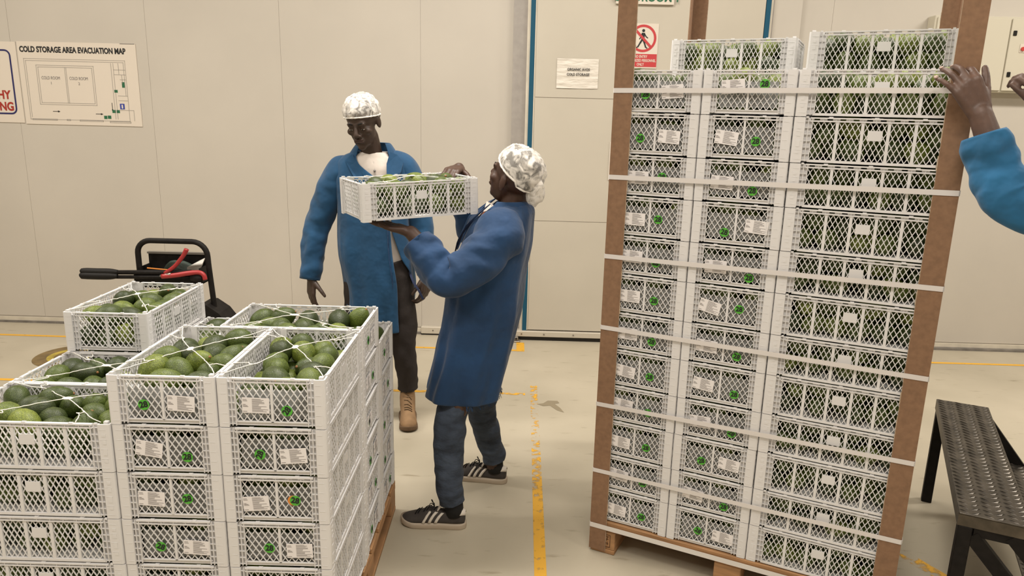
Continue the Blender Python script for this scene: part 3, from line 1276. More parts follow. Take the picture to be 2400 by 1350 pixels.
AVO = []
STEM = []
for s in range(5):
    _m, _L = avo_mesh(s)
    AVO.append(_m.mesh('avocado', M_avo, True))
    _b = MB()
    _b.tube([(_L - .0025, 0, 0), (_L + .0015, .0002, .0004)], [.0045, .0035], 8)
    STEM.append(_b.mesh('stem_scar', M_stem, True))
LOWAVO = [avo_mesh(s, 7, 6)[0] for s in range(3)]


def pack(n, seed, hx, hy, r0=.0365, iters=160):
    """drop n balls into a crate-sized box and relax them"""
    g = np.random.default_rng(seed)
    P = np.stack([g.uniform(-hx, hx, n), g.uniform(-hy, hy, n), g.uniform(.02, .26, n)], 1)
    R = g.uniform(r0 * .93, r0 * 1.06, n)
    for it in range(iters):
        P[:, 2] -= .0022
        for _ in range(3):
            D = P[:, None] - P[None]
            d = np.sqrt((D ** 2).sum(-1)) + np.eye(n)
            ov = np.maximum(0, (R[:, None] + R[None]) - d)
            np.fill_diagonal(ov, 0)
            P += (D / d[..., None] * (ov * .42)[..., None]).sum(1) * .6
            P[:, 0] = np.clip(P[:, 0], -hx + R, hx - R)
            P[:, 1] = np.clip(P[:, 1], -hy + R, hy - R)
            P[:, 2] = np.maximum(P[:, 2], R)
    return P, R


HX, HY = OL - .026, OS - .024
PACKS = [pack(39, 20 + i, HX, HY) for i in range(9)]


def rand_rot(r):
    return Matrix.Rotation(r.uniform(0, 2 * PI), 4, 'Z') @ Matrix.Rotation(r.gauss(0, .35), 4, 'Y') @ Matrix.Rotation(r.uniform(0, 6), 4, 'X')


class Fill:
    def __init__(self):
        self.mb = MB()

    def ball(self, M, P, R, r):
        src = LOWAVO[r.randrange(3)]
        T = M @ Matrix.Translation(P) @ rand_rot(r) @ Matrix.Scale(R / .034, 4)
        n = len(self.mb.v)
        A = np.array(src.v) @ np.array(T.to_3x3()).T + np.array(T.translation)
        self.mb.v.extend(map(tuple, A))
        self.mb.f.extend([tuple(i + n for i in f) for f in src.f])


def fill_closed(fill, M, seed, edge_only=True):
    P, R = PACKS[seed % 9]
    r = random.Random(seed)
    for p, q in zip(P, R):
        if p[2] > .125:
            continue
        fill.ball(M, Vector((p[0], p[1], min(p[2], .108) + .010)), q, r)


NAVO = 0


def fill_open(fill, M, seed, where, maxn=99):
    """top avocados become objects of their own, the buried ones go to the fill"""
    global NAVO
    P, R = PACKS[seed % 9]
    r = random.Random(seed * 7 + 1)
    order = sorted(range(len(P)), key=lambda i: -P[i][2])
    found = {}
    # an avocado is buried if something lies right above it
    for i in order:
        p = P[i]
        buried = any(P[j][2] > p[2] + .030 and math.hypot(P[j][0] - p[0], P[j][1] - p[1]) < .034 for j in range(len(P)))
        pos = Vector((p[0], p[1], p[2] + .012))
        if p[2] > .108:
            continue
        if buried or p[2] < .05:
            fill.ball(M, pos, R[i], r)
            continue
        k = r.randrange(5)
        o = obj('avocado', AVO[k], None, M=M @ Matrix.Translation(pos) @ rand_rot(r) @ Matrix.Scale(R[i] / .034, 4))
        obj('stem_scar', STEM[k], o)
        # which third of the crate, seen from the camera
        w = o.matrix_basis.translation
        ax = M.to_3x3() @ Vector((1, 0, 0))
        q = p[0]
        if abs(ax.y) >= abs(ax.x):
            e = q * (1 if ax.y > 0 else -1)
            pos_w = 'near end' if e < -.08 else ('far end' if e > .08 else 'middle')
        else:
            e = q * (1 if ax.x > 0 else -1)
            pos_w = 'left end' if e < -.08 else ('right end' if e > .08 else 'middle')
        v_ = camo.matrix_world.inverted() @ w
        found.setdefault(pos_w, []).append((v_.x / -v_.z, o))
        NAVO += 1
    for pos_w, lst in found.items():
        lst.sort(key=lambda q: q[0])
        for i, (_, o) in enumerate(lst):
            od = 'leftmost' if i == 0 else (ORD[i + 1] + ' from left')
            tag(o, 'green avocado, %s, %s of the %s' % (od, pos_w, where), 'avocado', 'avocados in the %s' % where)


def Lcard(tl=0, da=0, dz=0):
    return (-.047 + da, .068 + dz, tl)


def Rcard(tl=0, da=0, dz=0):
    return (.047 + da, .068 + dz, tl)


# ================================================================== RIGHT STACK
XR, YR, AR, PALH = 0.349, 2.6636, -0.4536, 0.142
MR = Matrix.Translation((XR, YR, 0)) @ Matrix.Rotation(AR, 4, 'Z')
S, L = CS, CL
SIDE = 2 * S + L


def at(Mp, u, v, z, rot):
    return Mp @ Matrix.Translation((u, v, z)) @ Matrix.Rotation(math.radians(rot), 4, 'Z')


fillR = Fill()
# printed card / sticker places for the two label columns, top to bottom
col1 = [(Rcard(5, .004, .006), (-.043, .063, 0)), (Rcard(-4, .004), (-.052, .060, 0)), (Lcard(0, -0.004), (.035, .074, 0)), (Lcard(0, -0.006, -.004), (.032, .069, 0)), (Lcard(-1, -0.006, .004), (.035, .056, -10)), (Lcard(0, -0.006), (.038, .061, 0)),
        (Lcard(0, -0.006), (.040, .050, -10)), (Lcard(-6, -0.006, -.004), (.042, .058, 0)), (Lcard(-4, -0.006, .006), (.045, .060, 0)), (Lcard(-3, -0.006, -.004), (.048, .062, 0)), (Lcard(-6, -0.006, .002), (.044, .058, 0)), (Lcard(-5, -0.006, -.006), (.048, .058, 0))]
col2 = [(Lcard(5, -.002, .024), (.050, .100, 0)), (Lcard(-7, -.008, .004), (.040, .063, 0)), (Lcard(-2, -.010), (.045, .046, 0)), (Rcard(-4, .022, .004), (-.035, .045, -10)), (Lcard(1, -.006), (.062, .040, 0)), (Lcard(-12, -.014), (.040, .072, 0)),
        (Lcard(-2, -.012), (.048, .045, -10)), (Lcard(-5, -.012), (.052, .049, 0)), (Lcard(2, -.012), (.055, .046, -30)), (Rcard(-4, .012, .000), (-.040, .060, 15)), (Lcard(-6, -.014, -.004), (.054, .042, 0)), (Rcard(-3, .014, -.006), (-.030, .064, -25))]
GR = 'crates of the tall strapped stack'
for k in range(12):
    z = PALH + (11 - k) * CP
    pos = 'top' if k == 0 else ('bottom' if k == 11 else ORD[k + 1] + ' from the top')
    nm = lambda col: 'white crate, %s, %s of the tall strapped stack' % (pos.replace('the ',''), col)
    j = lambda: rng.uniform(-.0008, .0008)
    for u, lab, col in ((S / 2, col1[k], 'left label column'), (S * 1.5, col2[k], 'middle label column')):
        M = at(MR, u + j(), L / 2 + j(), z, 90)
        crate(M, nm(col), GR, lab)
        fill_closed(fillR, M, k * 3 + int(u * 10))
    M = at(MR, 2 * S + L / 2 + j(), S / 2 + j(), z, 180)
    crate(M, nm('right long-sided column'), GR, (Lcard(), (.045, .06, 0)))
    fill_closed(fillR, M, k * 3 + 5)
    # the far side of the pinwheel: hidden from here
    for hi, (u, v, rot) in enumerate(((2 * S + L / 2, S * 1.5, 180), (L + S / 2, 2 * S + L / 2, -90), (L + S * 1.5, 2 * S + L / 2, -90), (L / 2, L + S / 2, 0), (L / 2, L + S * 1.5, 0))):
        M = at(MR, u, v, z, rot)
        crate(M, 'far white crate of the tall stack, %s, %s' % (pos.replace('the ', ''), {(0, 0): 'behind the right column', (1, 0): 'rear centre', (2, 0): 'rear right', (3, 0): 'rear left inner', (4, 0): 'rear left outer'}[(hi, 0)]), 'far side crates of the tall stack', parts=False)
        if u > .5:
            fill_closed(fillR, M, k * 5 + int(v * 20))
# thirteenth layer: two loose crates
M = at(MR, .055 + L / 2, L + S / 2 + .012, PALH + 12 * CP, 0)
crate(M, 'loose white avocado crate on top of the tall stack, rear left', GR)
fill_closed(fillR, M, 3)
M = at(MR, 2 * S + L / 2 - .012, S * 1.5 + .01, PALH + 12 * CP, 180)
crate(M, 'loose white avocado crate on top of the tall stack beside the right board', GR)
fill_closed(fillR, M, 4)
o = fillR.mb.mesh('avocado_fill', M_avofill, True)
tag(obj('avocado_fill', o), 'avocados glimpsed through the lattice of the tall stack', 'avocados', kind='stuff')


# pallet -----------------------------------------------------------------
def pallet(Mp, label, side, stamp=False):
    t = bpy.data.objects.new('wooden_pallet', None)
    COL.objects.link(t)
    t.matrix_basis = Mp
    tag(t, label, 'pallet')
    n = 8
    w = .112
    gap = (side - n * w) / (n - 1)
    for i in range(n):
        v = i * (w + gap)
        MB().bbox(0, side, v, v + w, .121, .1415, .0025).build('deck_board', M_wood, t)
    for u in (0, side / 2 - .05, side - .10):
        MB().bbox(u, u + .10, 0, side, .100, .1205, .0025).build('stringer_board', M_wood, t)
        MB().bbox(u, u + .10, 0, side, 0, .0195, .0025).build('bottom_board', M_wood, t)
        for v in (0.001, side / 2 - .05, side - .101):
            b = MB().bbox(u + .001, u + .099, v, v + .10, .020, .0995, .003).build('block', M_wood, t)
            if stamp and u == 0 and v == .001:
                q = MB()
                for x0, z0, x1, z1 in ((.018, .086, .018, .032), (.080, .086, .080, .032), (.018, .086, .080, .086), (.018, .032, .080, .032), (.048, .084, .048, .034), (.022, .070, .042, .070), (.026, .080, .026, .062), (.036, .080, .036, .062),
                                       (.022, .050, .042, .050), (.024, .044, .040, .058), (.054, .078, .074, .078), (.056, .066, .074, .066), (.058, .078, .058, .060), (.070, .078, .066, .060), (.054, .052, .074, .046), (.058, .058, .058, .040), (.070, .056, .070, .040)):
                    q.bar((x0, -.0004, z0), (x1, -.0004, z1), .0022, .0006, (0, 1, 0), True)
                q.build('burnt_stamp', mat('burnt_mark', (.10, .045, .02), .9), b)
    return t


pallet(MR, 'wooden pallet under the tall strapped stack', SIDE, True)


# cardboard angle boards at the four corners --------------------------------
def angle_board(u, v, su, sv, label, h=2.5, leg=.062, th=.0045):
    t = bpy.data.objects.new('corner_board', None)
    COL.objects.link(t)
    t.matrix_basis = MR @ Matrix.Translation((u, v, .012))
    tag(t, label, 'corner board', 'cardboard corner boards of the tall stack')
    b = MB()
    g = .0015
    o = [(-su * (g + th), -sv * (g + th)), (su * leg, -sv * (g + th)), (su * leg, -sv * g), (-su * g, -sv * g), (-su * g, sv * leg), (-su * (g + th), sv * leg)]
    if su * sv < 0:
        o = o[::-1]
    b.rings([[(x, y, z) for x, y in o] for z in (0, h)])
    b.build('angle', M_board, t)
    # frayed pale edge
    b = MB()
    n = 60
    for i in range(n):
        z0, z1 = h * i / n, h * (i + 1) / n
        e = max(0, noise.noise((i * .9, u * 5, v))) * .004
        x0, x1 = sorted((su * leg, su * (leg + .0008 + e)))
        y0, y1 = sorted((-sv * (g + th * .9), -sv * (g + th * .1)))
        b.box(x0, x1, y0, y1, z0, z1)
    b.build('frayed_edge', M_boardedge, t)
    return t


angle_board(0, 0, 1, 1, 'brown cardboard corner board at the front left of the tall stack')
angle_board(SIDE, 0, -1, 1, 'brown cardboard corner board held by a hand at the front right of the tall stack')
angle_board(0, SIDE, 1, -1, 'brown cardboard corner board rising behind the left loose crate')
angle_board(SIDE, SIDE, -1, -1, 'brown cardboard corner board at the far right corner of the tall stack')

# plastic straps -------------------------------------------------------------
names = ['top', 'second from the top', 'third from the top', 'fourth from the top', 'fifth from the top', 'lowest around the crates']
for (z0, z1), nm in zip([(1.818, 1.827), (1.516, 1.531), (1.225, 1.238), (.951, .945), (.640, .653), (.360, .367)], names):
    b = MB()
    e = .0075
    w = .0165
    r = .004
    loop = [(-e, -e + r), (-e + r, -e), (SIDE + e - r, -e), (SIDE + e, -e + r), (SIDE + e, SIDE + e - r), (SIDE + e - r, SIDE + e), (-e + r, SIDE + e), (-e, SIDE + e - r)]
    zz = [z0, z0, z1, z1, z1, z1, z0, z0]
    prof = [(0, -w / 2), (.0009, -w / 2), (.0009, w / 2), (0, w / 2)]
    rs = []
    for (u, v), z in zip(loop, zz):
        du, dv = u - SIDE / 2, v - SIDE / 2
        n = math.hypot(du, dv)
        rs.append([(u + du / n * d * 1.3, v + dv / n * d * 1.3, z + h) for d, h in prof])
    rs.append(rs[0])
    b.rings(rs, False, False)
    o = b.build('strap', M_strap)
    o.matrix_basis = MR
    tag(o, 'white plastic strap round the tall stack, ' + nm, 'strap', 'straps round the tall stack')
b = MB()
e = .0075
rs = []
for (u, v) in [(-e, -e + .004), (-e + .004, -e), (SIDE + e - .004, -e), (SIDE + e, -e + .004), (SIDE + e, SIDE + e), (-e, SIDE + e), (-e, -e + .004)]:
    du, dv = u - SIDE / 2, v - SIDE / 2
    n = math.hypot(du, dv)
    rs.append([(u + du / n * d * 1.3, v + dv / n * d * 1.3, .119 + h) for d, h in ((0, -.010), (.0009, -.010), (.0009, .010), (0, .010))])
b.rings(rs, False, False)
o = b.build('strap', mat('white_strap_bright', (.74, .71, .68), .35))
o.matrix_basis = MR
tag(o, 'white plastic strap round the pallet deck of the tall stack', 'strap', 'straps round the tall stack')

# ================================================================== LEFT STACK
XL, YL, AL = -0.4984, 1.8567, -0.0028
ML_ = Matrix.Translation((XL, YL, 0)) @ Matrix.Rotation(AL, 4, 'Z')
fillL = Fill()
GL = 'crates of the open left stack'
colA = [(Lcard(-1, .003, -.002), (.041, .052, 55)), (Rcard(5, .006, -.004), (-.040, .066, 70)), (Lcard(5, -.012, -.008), (.052, .072, -10), 1), (Rcard(2, .010, -.010), (-.030, .064, 0)), (Lcard(0), (.04, .06, 0)), (Lcard(), (.04, .06, 0))]
colB = [(Rcard(-3, .004, -.002), (-.052, .060, 10)), (Lcard(-9, -.004, .006), (.054, .052, 0)), (Lcard(-3, -.010, -.002), (.045, .068, 10)), (Rcard(-3, .014, -.008), (-.042, .060, -20)), (Lcard(0), (.04, .06, 0)), (Lcard(), (.04, .06, 0))]
colF = [(Rcard(0, .0), (-.03, .07, 20)), (Lcard(0), (.04, .06, 0)), (Lcard(0), (-.05, .06, 0)), (Rcard(3), (-.045, .05, 0)), (Lcard(), (.05, .06, 0)), (Rcard(), (-.04, .06, 0))]
colG = [(Rcard(0, .0), (-.03, .07, 20)), (Lcard(0), (.04, .06, 0)), (Rcard(0), (-.05, .06, 0)), (Rcard(3), (-.045, .05, 0)), (Lcard(), (.05, .06, 0)), (Rcard(), (-.04, .06, 0))]
spots = [
    # key, u, v, rot, top layer index (6 = full), labels, description, net
    ('A', -S / 2, L / 2, 90, 6, colA, 'front right column', 0),
    ('B', -1.5 * S, L / 2, 90, 6, colB, 'front middle column', 1),
    ('C', -2 * S - L / 2, S / 2, 0, 5, None, 'front left column', 2),
    ('D', -2 * S - L / 2, 1.5 * S, 0, 5, None, 'column behind the front left one', 3),
    ('E', -1.5 * S - L, 2 * S + L / 2, -90, 6, None, 'rear left column', 4),
    ('H', -.5 * S - L, 2 * S + L / 2, -90, 5, None, 'rear middle column', 5),
    ('F', -L / 2, L + S / 2, 180, 6, colF, 'column behind the front right one', 2),
    ('G', -L / 2, L + 1.5 * S, 180, 5, colG, 'rear right column', 4),
]
where = {'A': 'front right open crate', 'B': 'front middle open crate', 'C': 'low front left open crate', 'D': 'second low left open crate',
         'E': 'high rear left open crate', 'H': 'sunken rear middle open crate', 'F': 'wide open crate behind the front pair', 'G': 'low rear right open crate'}
for si, (key, u, v, rot, top, labs, desc, net) in enumerate(spots):
    for k in range(top):
        z = PALH + k * CP
        jt = 0.003
        M = at(ML_, u + rng.uniform(-jt, jt) * .4, v + rng.uniform(-jt, jt) * .4, z, rot)
        fromtop = top - k
        pos = 'top' if fromtop == 1 else ('bottom' if k == 0 else ORD[fromtop] + ' from the top')
        hidden = (key in 'DEH' and fromtop > 2)
        if hidden:
            crate(M, 'hidden white crate, %s, %s, left stack' % (pos.replace('the ', ''), desc), 'hidden crates of the left stack', parts=False)
        else:
            lab = 'white crate, %s, %s, left stack' % (pos.replace('the ',''), desc)
            if fromtop == 1:
                lab = 'open white avocado crate topping the %s of the left stack' % desc
            crate(M, lab, GL, labs[fromtop - 1] if labs else None, net if fromtop == 1 else None, liner=bool(labs))
        if fromtop == 1:
            fill_open(fillL, M, si, where[key])
        elif not hidden:
            fill_closed(fillL, M, si * 6 + k)
o = fillL.mb.mesh('avocado_fill', M_avofill, True)
tag(obj('avocado_fill', o), 'avocados glimpsed through the lattice of the left stack', 'avocados', kind='stuff')
pallet(ML_ @ Matrix.Translation((-SIDE, 0, 0)), 'wooden pallet under the left stack', SIDE)

# ================================================================== CARRIED CRATE
MC = Matrix.Translation((-.4221, 2.9369, 1.326)) @ Matrix.Rotation(.5011, 4, 'Z') @ Matrix.Rotation(-.029, 4, 'Y')
fillC = Fill()
crate(MC, 'white crate of avocados carried in the arms of the leaning worker', None, None, 0, liner=False)
fill_open(fillC, MC, 8, 'carried crate')
o = fillC.mb.mesh('avocado_fill', M_avofill, True)
tag(obj('avocado_fill', o), 'avocados glimpsed inside the crate being carried', 'avocados', kind='stuff')

# ================================================================== PEOPLE
def ortho(v, f):
    v = Vector(v)
    return (v - f * v.dot(f)).normalized()


def hand(mb, wrist, fdir, pn, th, curl=(20, 25, 20), spread=3, thumb=(.75, .55, .25), s=1.0, per=None, tcurl=20):
    """palm and five fingers: fdir to the fingertips, pn where the palm faces, th towards the thumb. Returns fingertips."""
    w = Vector(wrist)
    f = Vector(fdir).normalized()
    n = ortho(pn, f)
    t = ortho(Vector(th) - n * Vector(th).dot(n), f)
    tips = []
    offs = (.031, .011, -.009, -.027)
    ln = ((.040, .025, .020), (.044, .029, .021), (.041, .027, .020), (.032, .020, .018))
    kn = (.086, .089, .085, .077)
    for i in range(4):
        k = w + (f * kn[i] + t * offs[i]) * s
        mb.cap(w + (f * .010 + t * offs[i] * .55) * s, .0165 * s, k, .0118 * s, 10)
        a = math.radians(spread * (1.5 - i))
        base = (f * math.cos(a) + t * math.sin(a)).normalized()
        ang = 0
        p = k
        r = (.0102, .0104, .0098, .0088)[i] * s
        cu = per[i] if per else curl
        for j in range(3):
            ang += math.radians(cu[j])
            d = base * math.cos(ang) + n * math.sin(ang)
            q = p + d * ln[i][j] * s
            mb.cap(p, r, q, r * .9, 10)
            p = q
            r *= .9
        tips.append((p, d, n * math.cos(ang) - base * math.sin(ang)))
    # thenar mound and thumb
    b = w + (f * .022 + t * .022 + n * .006) * s
    d = (t * thumb[0] + f * thumb[1] + n * thumb[2]).normalized()
    p1 = b + d * .040 * s
    mb.cap(b, .0165 * s, p1, .0125 * s, 10)
    ax = d
    d2 = (d + f * math.sin(math.radians(tcurl)) + n * math.sin(math.radians(tcurl)) * .6).normalized()
    p2 = p1 + d2 * .031 * s
    mb.cap(p1, .0118 * s, p2, .0105 * s, 10)
    d3 = (d2 + f * math.sin(math.radians(tcurl)) + n * math.sin(math.radians(tcurl)) * .6).normalized()
    p3 = p2 + d3 * .024 * s
    mb.cap(p2, .0104 * s, p3, .0088 * s, 10)
    return tips, (p3, d3, n)


def head(mb, M, s=1.0):
    """adds head volumes; local frame faces -y, z up, origin between the ears"""
    n0 = len(mb.v)
    E_ = mb.ell
    E_((0, .012, .035), (.076, .096, .088), 20, 14)
    E_((0, -.022, -.030), (.063, .066, .086), 18, 12)
    E_((0, -.030, -.076), (.051, .056, .041), 14, 10)
    E_((0, -.070, -.100), (.023, .020, .018), 10, 8)
    mb.cap((-.036, -.076, .020), .0125, (.036, -.076, .020), .0125)
    for q in (-1, 1):
        E_((q * .044, -.056, -.022), (.021, .024, .019), 10, 8)
        E_((q * .031, -.0735, -.001), (.0155, .0115, .0095), 10, 8)
        E_((q * .079, .014, -.006), (.0085, .020, .033), 10, 8, Matrix.Rotation(q * -.25, 3, 'Z'))
        E_((q * .014, -.096, -.034), (.0105, .0105, .009), 8, 6)
    mb.cap((0, -.086, .012), .0085, (0, -.107, -.027), .0125)
    mb.cap((-.021, -.086, -.0645), .0088, (.021, -.086, -.0645), .0088)
    mb.cap((-.019, -.089, -.054), .0080, (.019, -.089, -.054), .0080)
    T = M @ Matrix.Scale(s, 4)
    mb.xform(T, n0)


def remesh(mb, m, voxel=.005, smooth=4, name='body'):
    me = mb.mesh(name, m)
    return modify(me, [('REMESH', dict(mode='VOXEL', voxel_size=voxel, use_smooth_shade=True)), ('SMOOTH', dict(factor=.5, iterations=smooth))], name)


def wpart(name, me, parent):
    o = obj(name, me, parent)
    o.matrix_parent_inverse = world_of(parent).inverted()
    return o


def hair_and_net(M, root, s=1.0, tail=None, side_th=1.70):
    mb = MB()
    mb.ell((0, .016, .040), (.0785, .097, .088), 24, 16)
    keep = MB()
    # hair: keep what lies above and behind the hairline
    mp = {}
    for i, v in enumerate(mb.v):
        if v[2] > .045 + (v[1] * -.25 if v[1] < 0 else -v[1] * .75):
            mp[i] = len(keep.v)
            keep.v.append(v)
    keep.f = [tuple(mp[i] for i in f) for f in mb.f if all(i in mp for i in f)]
    T = M @ Matrix.Scale(s, 4)
    keep.xform(T)
    wpart('hair', keep.mesh('hair', M_hair, True), root)
    # gauze cap, ballooned and crinkled
    nu, nv = 64, 26
    vs = []
    for i in range(nv + 1):
        for j in range(nu):
            ph = 2 * PI * j / nu
            front = -math.sin(ph)          # 1 at the face
            th_end = side_th - .30 * front + (.20 if front < -.5 else 0)
            th = th_end * i / nv
            d = Vector((math.sin(th) * math.cos(ph), math.sin(th) * math.sin(ph), math.cos(th)))
            puff = 1.0 + .045 * math.sin(min(1, i / nv) * PI)
            k = noise.noise(d * 3.2) * .05 + noise.noise(Vector((d.x * 9, d.y * 9, d.z * 5))) * .04 + .018 * math.sin(ph * 17 + d.z * 9)
            if i > nv - 2:
                k *= .3
                puff = .985
            k = max(k, -.028)
            r = puff * 1.045 + k
            vs.append(Vector((0, .018, .040)) + Vector((d.x * .0825 * r, d.y * .1015 * r, d.z * .093 * r)))
    g = MB()
    fs = []
    for i in range(nv):
        for j in range(nu):
            k = (j + 1) % nu
            fs.append((i * nu + j, i * nu + k, (i + 1) * nu + k, (i + 1) * nu + j))
    g.add(vs, fs)
    rim = vs[nv * nu:]
    g.xform(T)
    net = wpart('hairnet', g.mesh('hairnet', M_net, True), root)
    tag(net, 'crinkled white disposable hairnet')
    b = MB()
    pts = [T @ (p + Vector((0, 0, 0))) for p in rim]
    pts.append(pts[0])
    wr = random.Random(5)
    b.tube(pts, [.0036 + wr.uniform(-.001, .0016) for _ in pts], 6, False)
    wpart('elastic_band', b.mesh('elastic_band', M_cord, True), net)
    if tail:
        b = MB()
        b.ell((0, 0, 0), (.024, .040, .056), 16, 12)
        b.v = [tuple(Vector(v) * (1 + .22 * noise.noise(Vector(v) * 45))) for v in b.v]
        b.xform(T @ Matrix.Translation(tail))
        wpart('loose_gather', b.mesh('loose_gather', M_net, True), net)


def loft_shell(rings, edges, T, n=56, k=5, thick=.006, fold=.006, seed=0, m=None, name='coat', sq=2.4):
    """open-fronted garment: rings (x, y, z, rx, ry) in a body frame facing -y, edges (left, right) opening angles in degrees"""
    arr = np.array(rings, float)
    ed = np.array(edges, float)
    R = catmull([Vector(r[:3]) for r in rings], k)
    rx = lerp_list(list(arr[:, 3]), k)
    ry = lerp_list(list(arr[:, 4]), k)
    eL = lerp_list(list(ed[:, 0]), k)
    eR = lerp_list(list(ed[:, 1]), k)
    vs = []
    for c, a, b, l, r in zip(R, rx, ry, eL, eR):
        for j in range(n + 1):
            ph = math.radians(r + (360 + l - r) * j / n)
            s, q = math.sin(ph), math.cos(ph)
            e = 2 / sq
            X = math.copysign(abs(s) ** e, s)
            Y = math.copysign(abs(q) ** e, q)
            g = 1 + 0
            low = max(0.0, min(1.0, (1.35 - c.z) / .8))
            w = fold * (.3 + low) * (noise.noise(Vector((ph * 2.2, c.z * 1.3, seed))) + .5 * noise.noise(Vector((ph * 6, c.z * 4.5, seed + 9)))) * 2
            vs.append((c.x + X * (a + w), c.y - Y * (b + w), c.z + .3 * w))
    fs = []
    for i in range(len(R) - 1):
        for j in range(n):
            p = i * (n + 1) + j
            fs.append((p, p + 1, p + n + 2, p + n + 1))
    mb = MB().add(vs, fs)
    mb.xform(T)
    me = mb.mesh(name, m)
    return modify(me, [('SOLIDIFY', dict(thickness=thick, offset=0)), ('SUBSURF', dict(levels=1, render_levels=1))], name)


def sleeve(pts, rad, m, name='sleeve', k=8, n=22, seed=0, wr=.005, ref=None):
    P = catmull(pts, k)
    R = lerp_list(rad, k)
    # cuff: turn the end inwards so the sleeve is hollow
    d = (P[-1] - P[-2]).normalized()
    P = P + [P[-1] + d * .001, P[-1] - d * .004, P[-1] - d * .03]
    R = R + [R[-1] - .001, R[-1] - .006, R[-1] - .010]

    def wob(i, j, p, a):
        if i > len(P) - 5:
            return 0
        s = noise.noise(Vector((p.x * 9, p.y * 9, p.z * 16)) + Vector((math.cos(a), math.sin(a), seed * 3.1)) * 1.1)
        s2 = noise.noise(Vector((p.x * 24, p.y * 24, p.z * 34)) + Vector((math.cos(a), math.sin(a), seed * 5)) * 1.6)
        return wr * (s * 1.5 + s2 * .9)
    mb = MB()
    mb.tube(P, R, n, True, ref=ref, wob=wob)
    me = mb.mesh(name, m)
    return modify(me, [('SUBSURF', dict(levels=1, render_levels=1))], name)


def leg(pts, rad, m, name='trouser_leg', seed=0, wr=.006, k=9, n=22):
    return sleeve(pts, rad, m, name, k, n, seed, wr)


def ribbon(pts, width, thick, m, name, nrm):
    mb = MB()
    P = catmull(pts, 5)
    nrm = Vector(nrm)
    rs = []
    for i, p in enumerate(P):
        d = (P[min(len(P) - 1, i + 1)] - P[max(0, i - 1)]).normalized()
        s = d.cross(nrm).normalized()
        nn = s.cross(d).normalized()
        rs.append([p - s * width / 2 - nn * thick / 2, p + s * width / 2 - nn * thick / 2, p + s * width / 2 + nn * thick / 2, p - s * width / 2 + nn * thick / 2])
    mb.rings(rs)
    return mb.mesh(name, m, False)


def slab(poly, off, m, name):
    """a thin flat piece of cloth: polygon given by 3-D points, thickened along off"""
    mb = MB()
    P = [Vector(p) for p in poly]
    o = Vector(off)
    n = len(P)
    mb.add([p for p in P] + [p + o for p in P], [tuple(range(n - 1, -1, -1)), tuple(range(n, 2 * n))] + [(i, (i + 1) % n, n + (i + 1) % n, n + i) for i in range(n)])
    return mb.mesh(name, m)


ST = [0, .015, .05, .10, .15, .19, .225, .255, .272, .280]


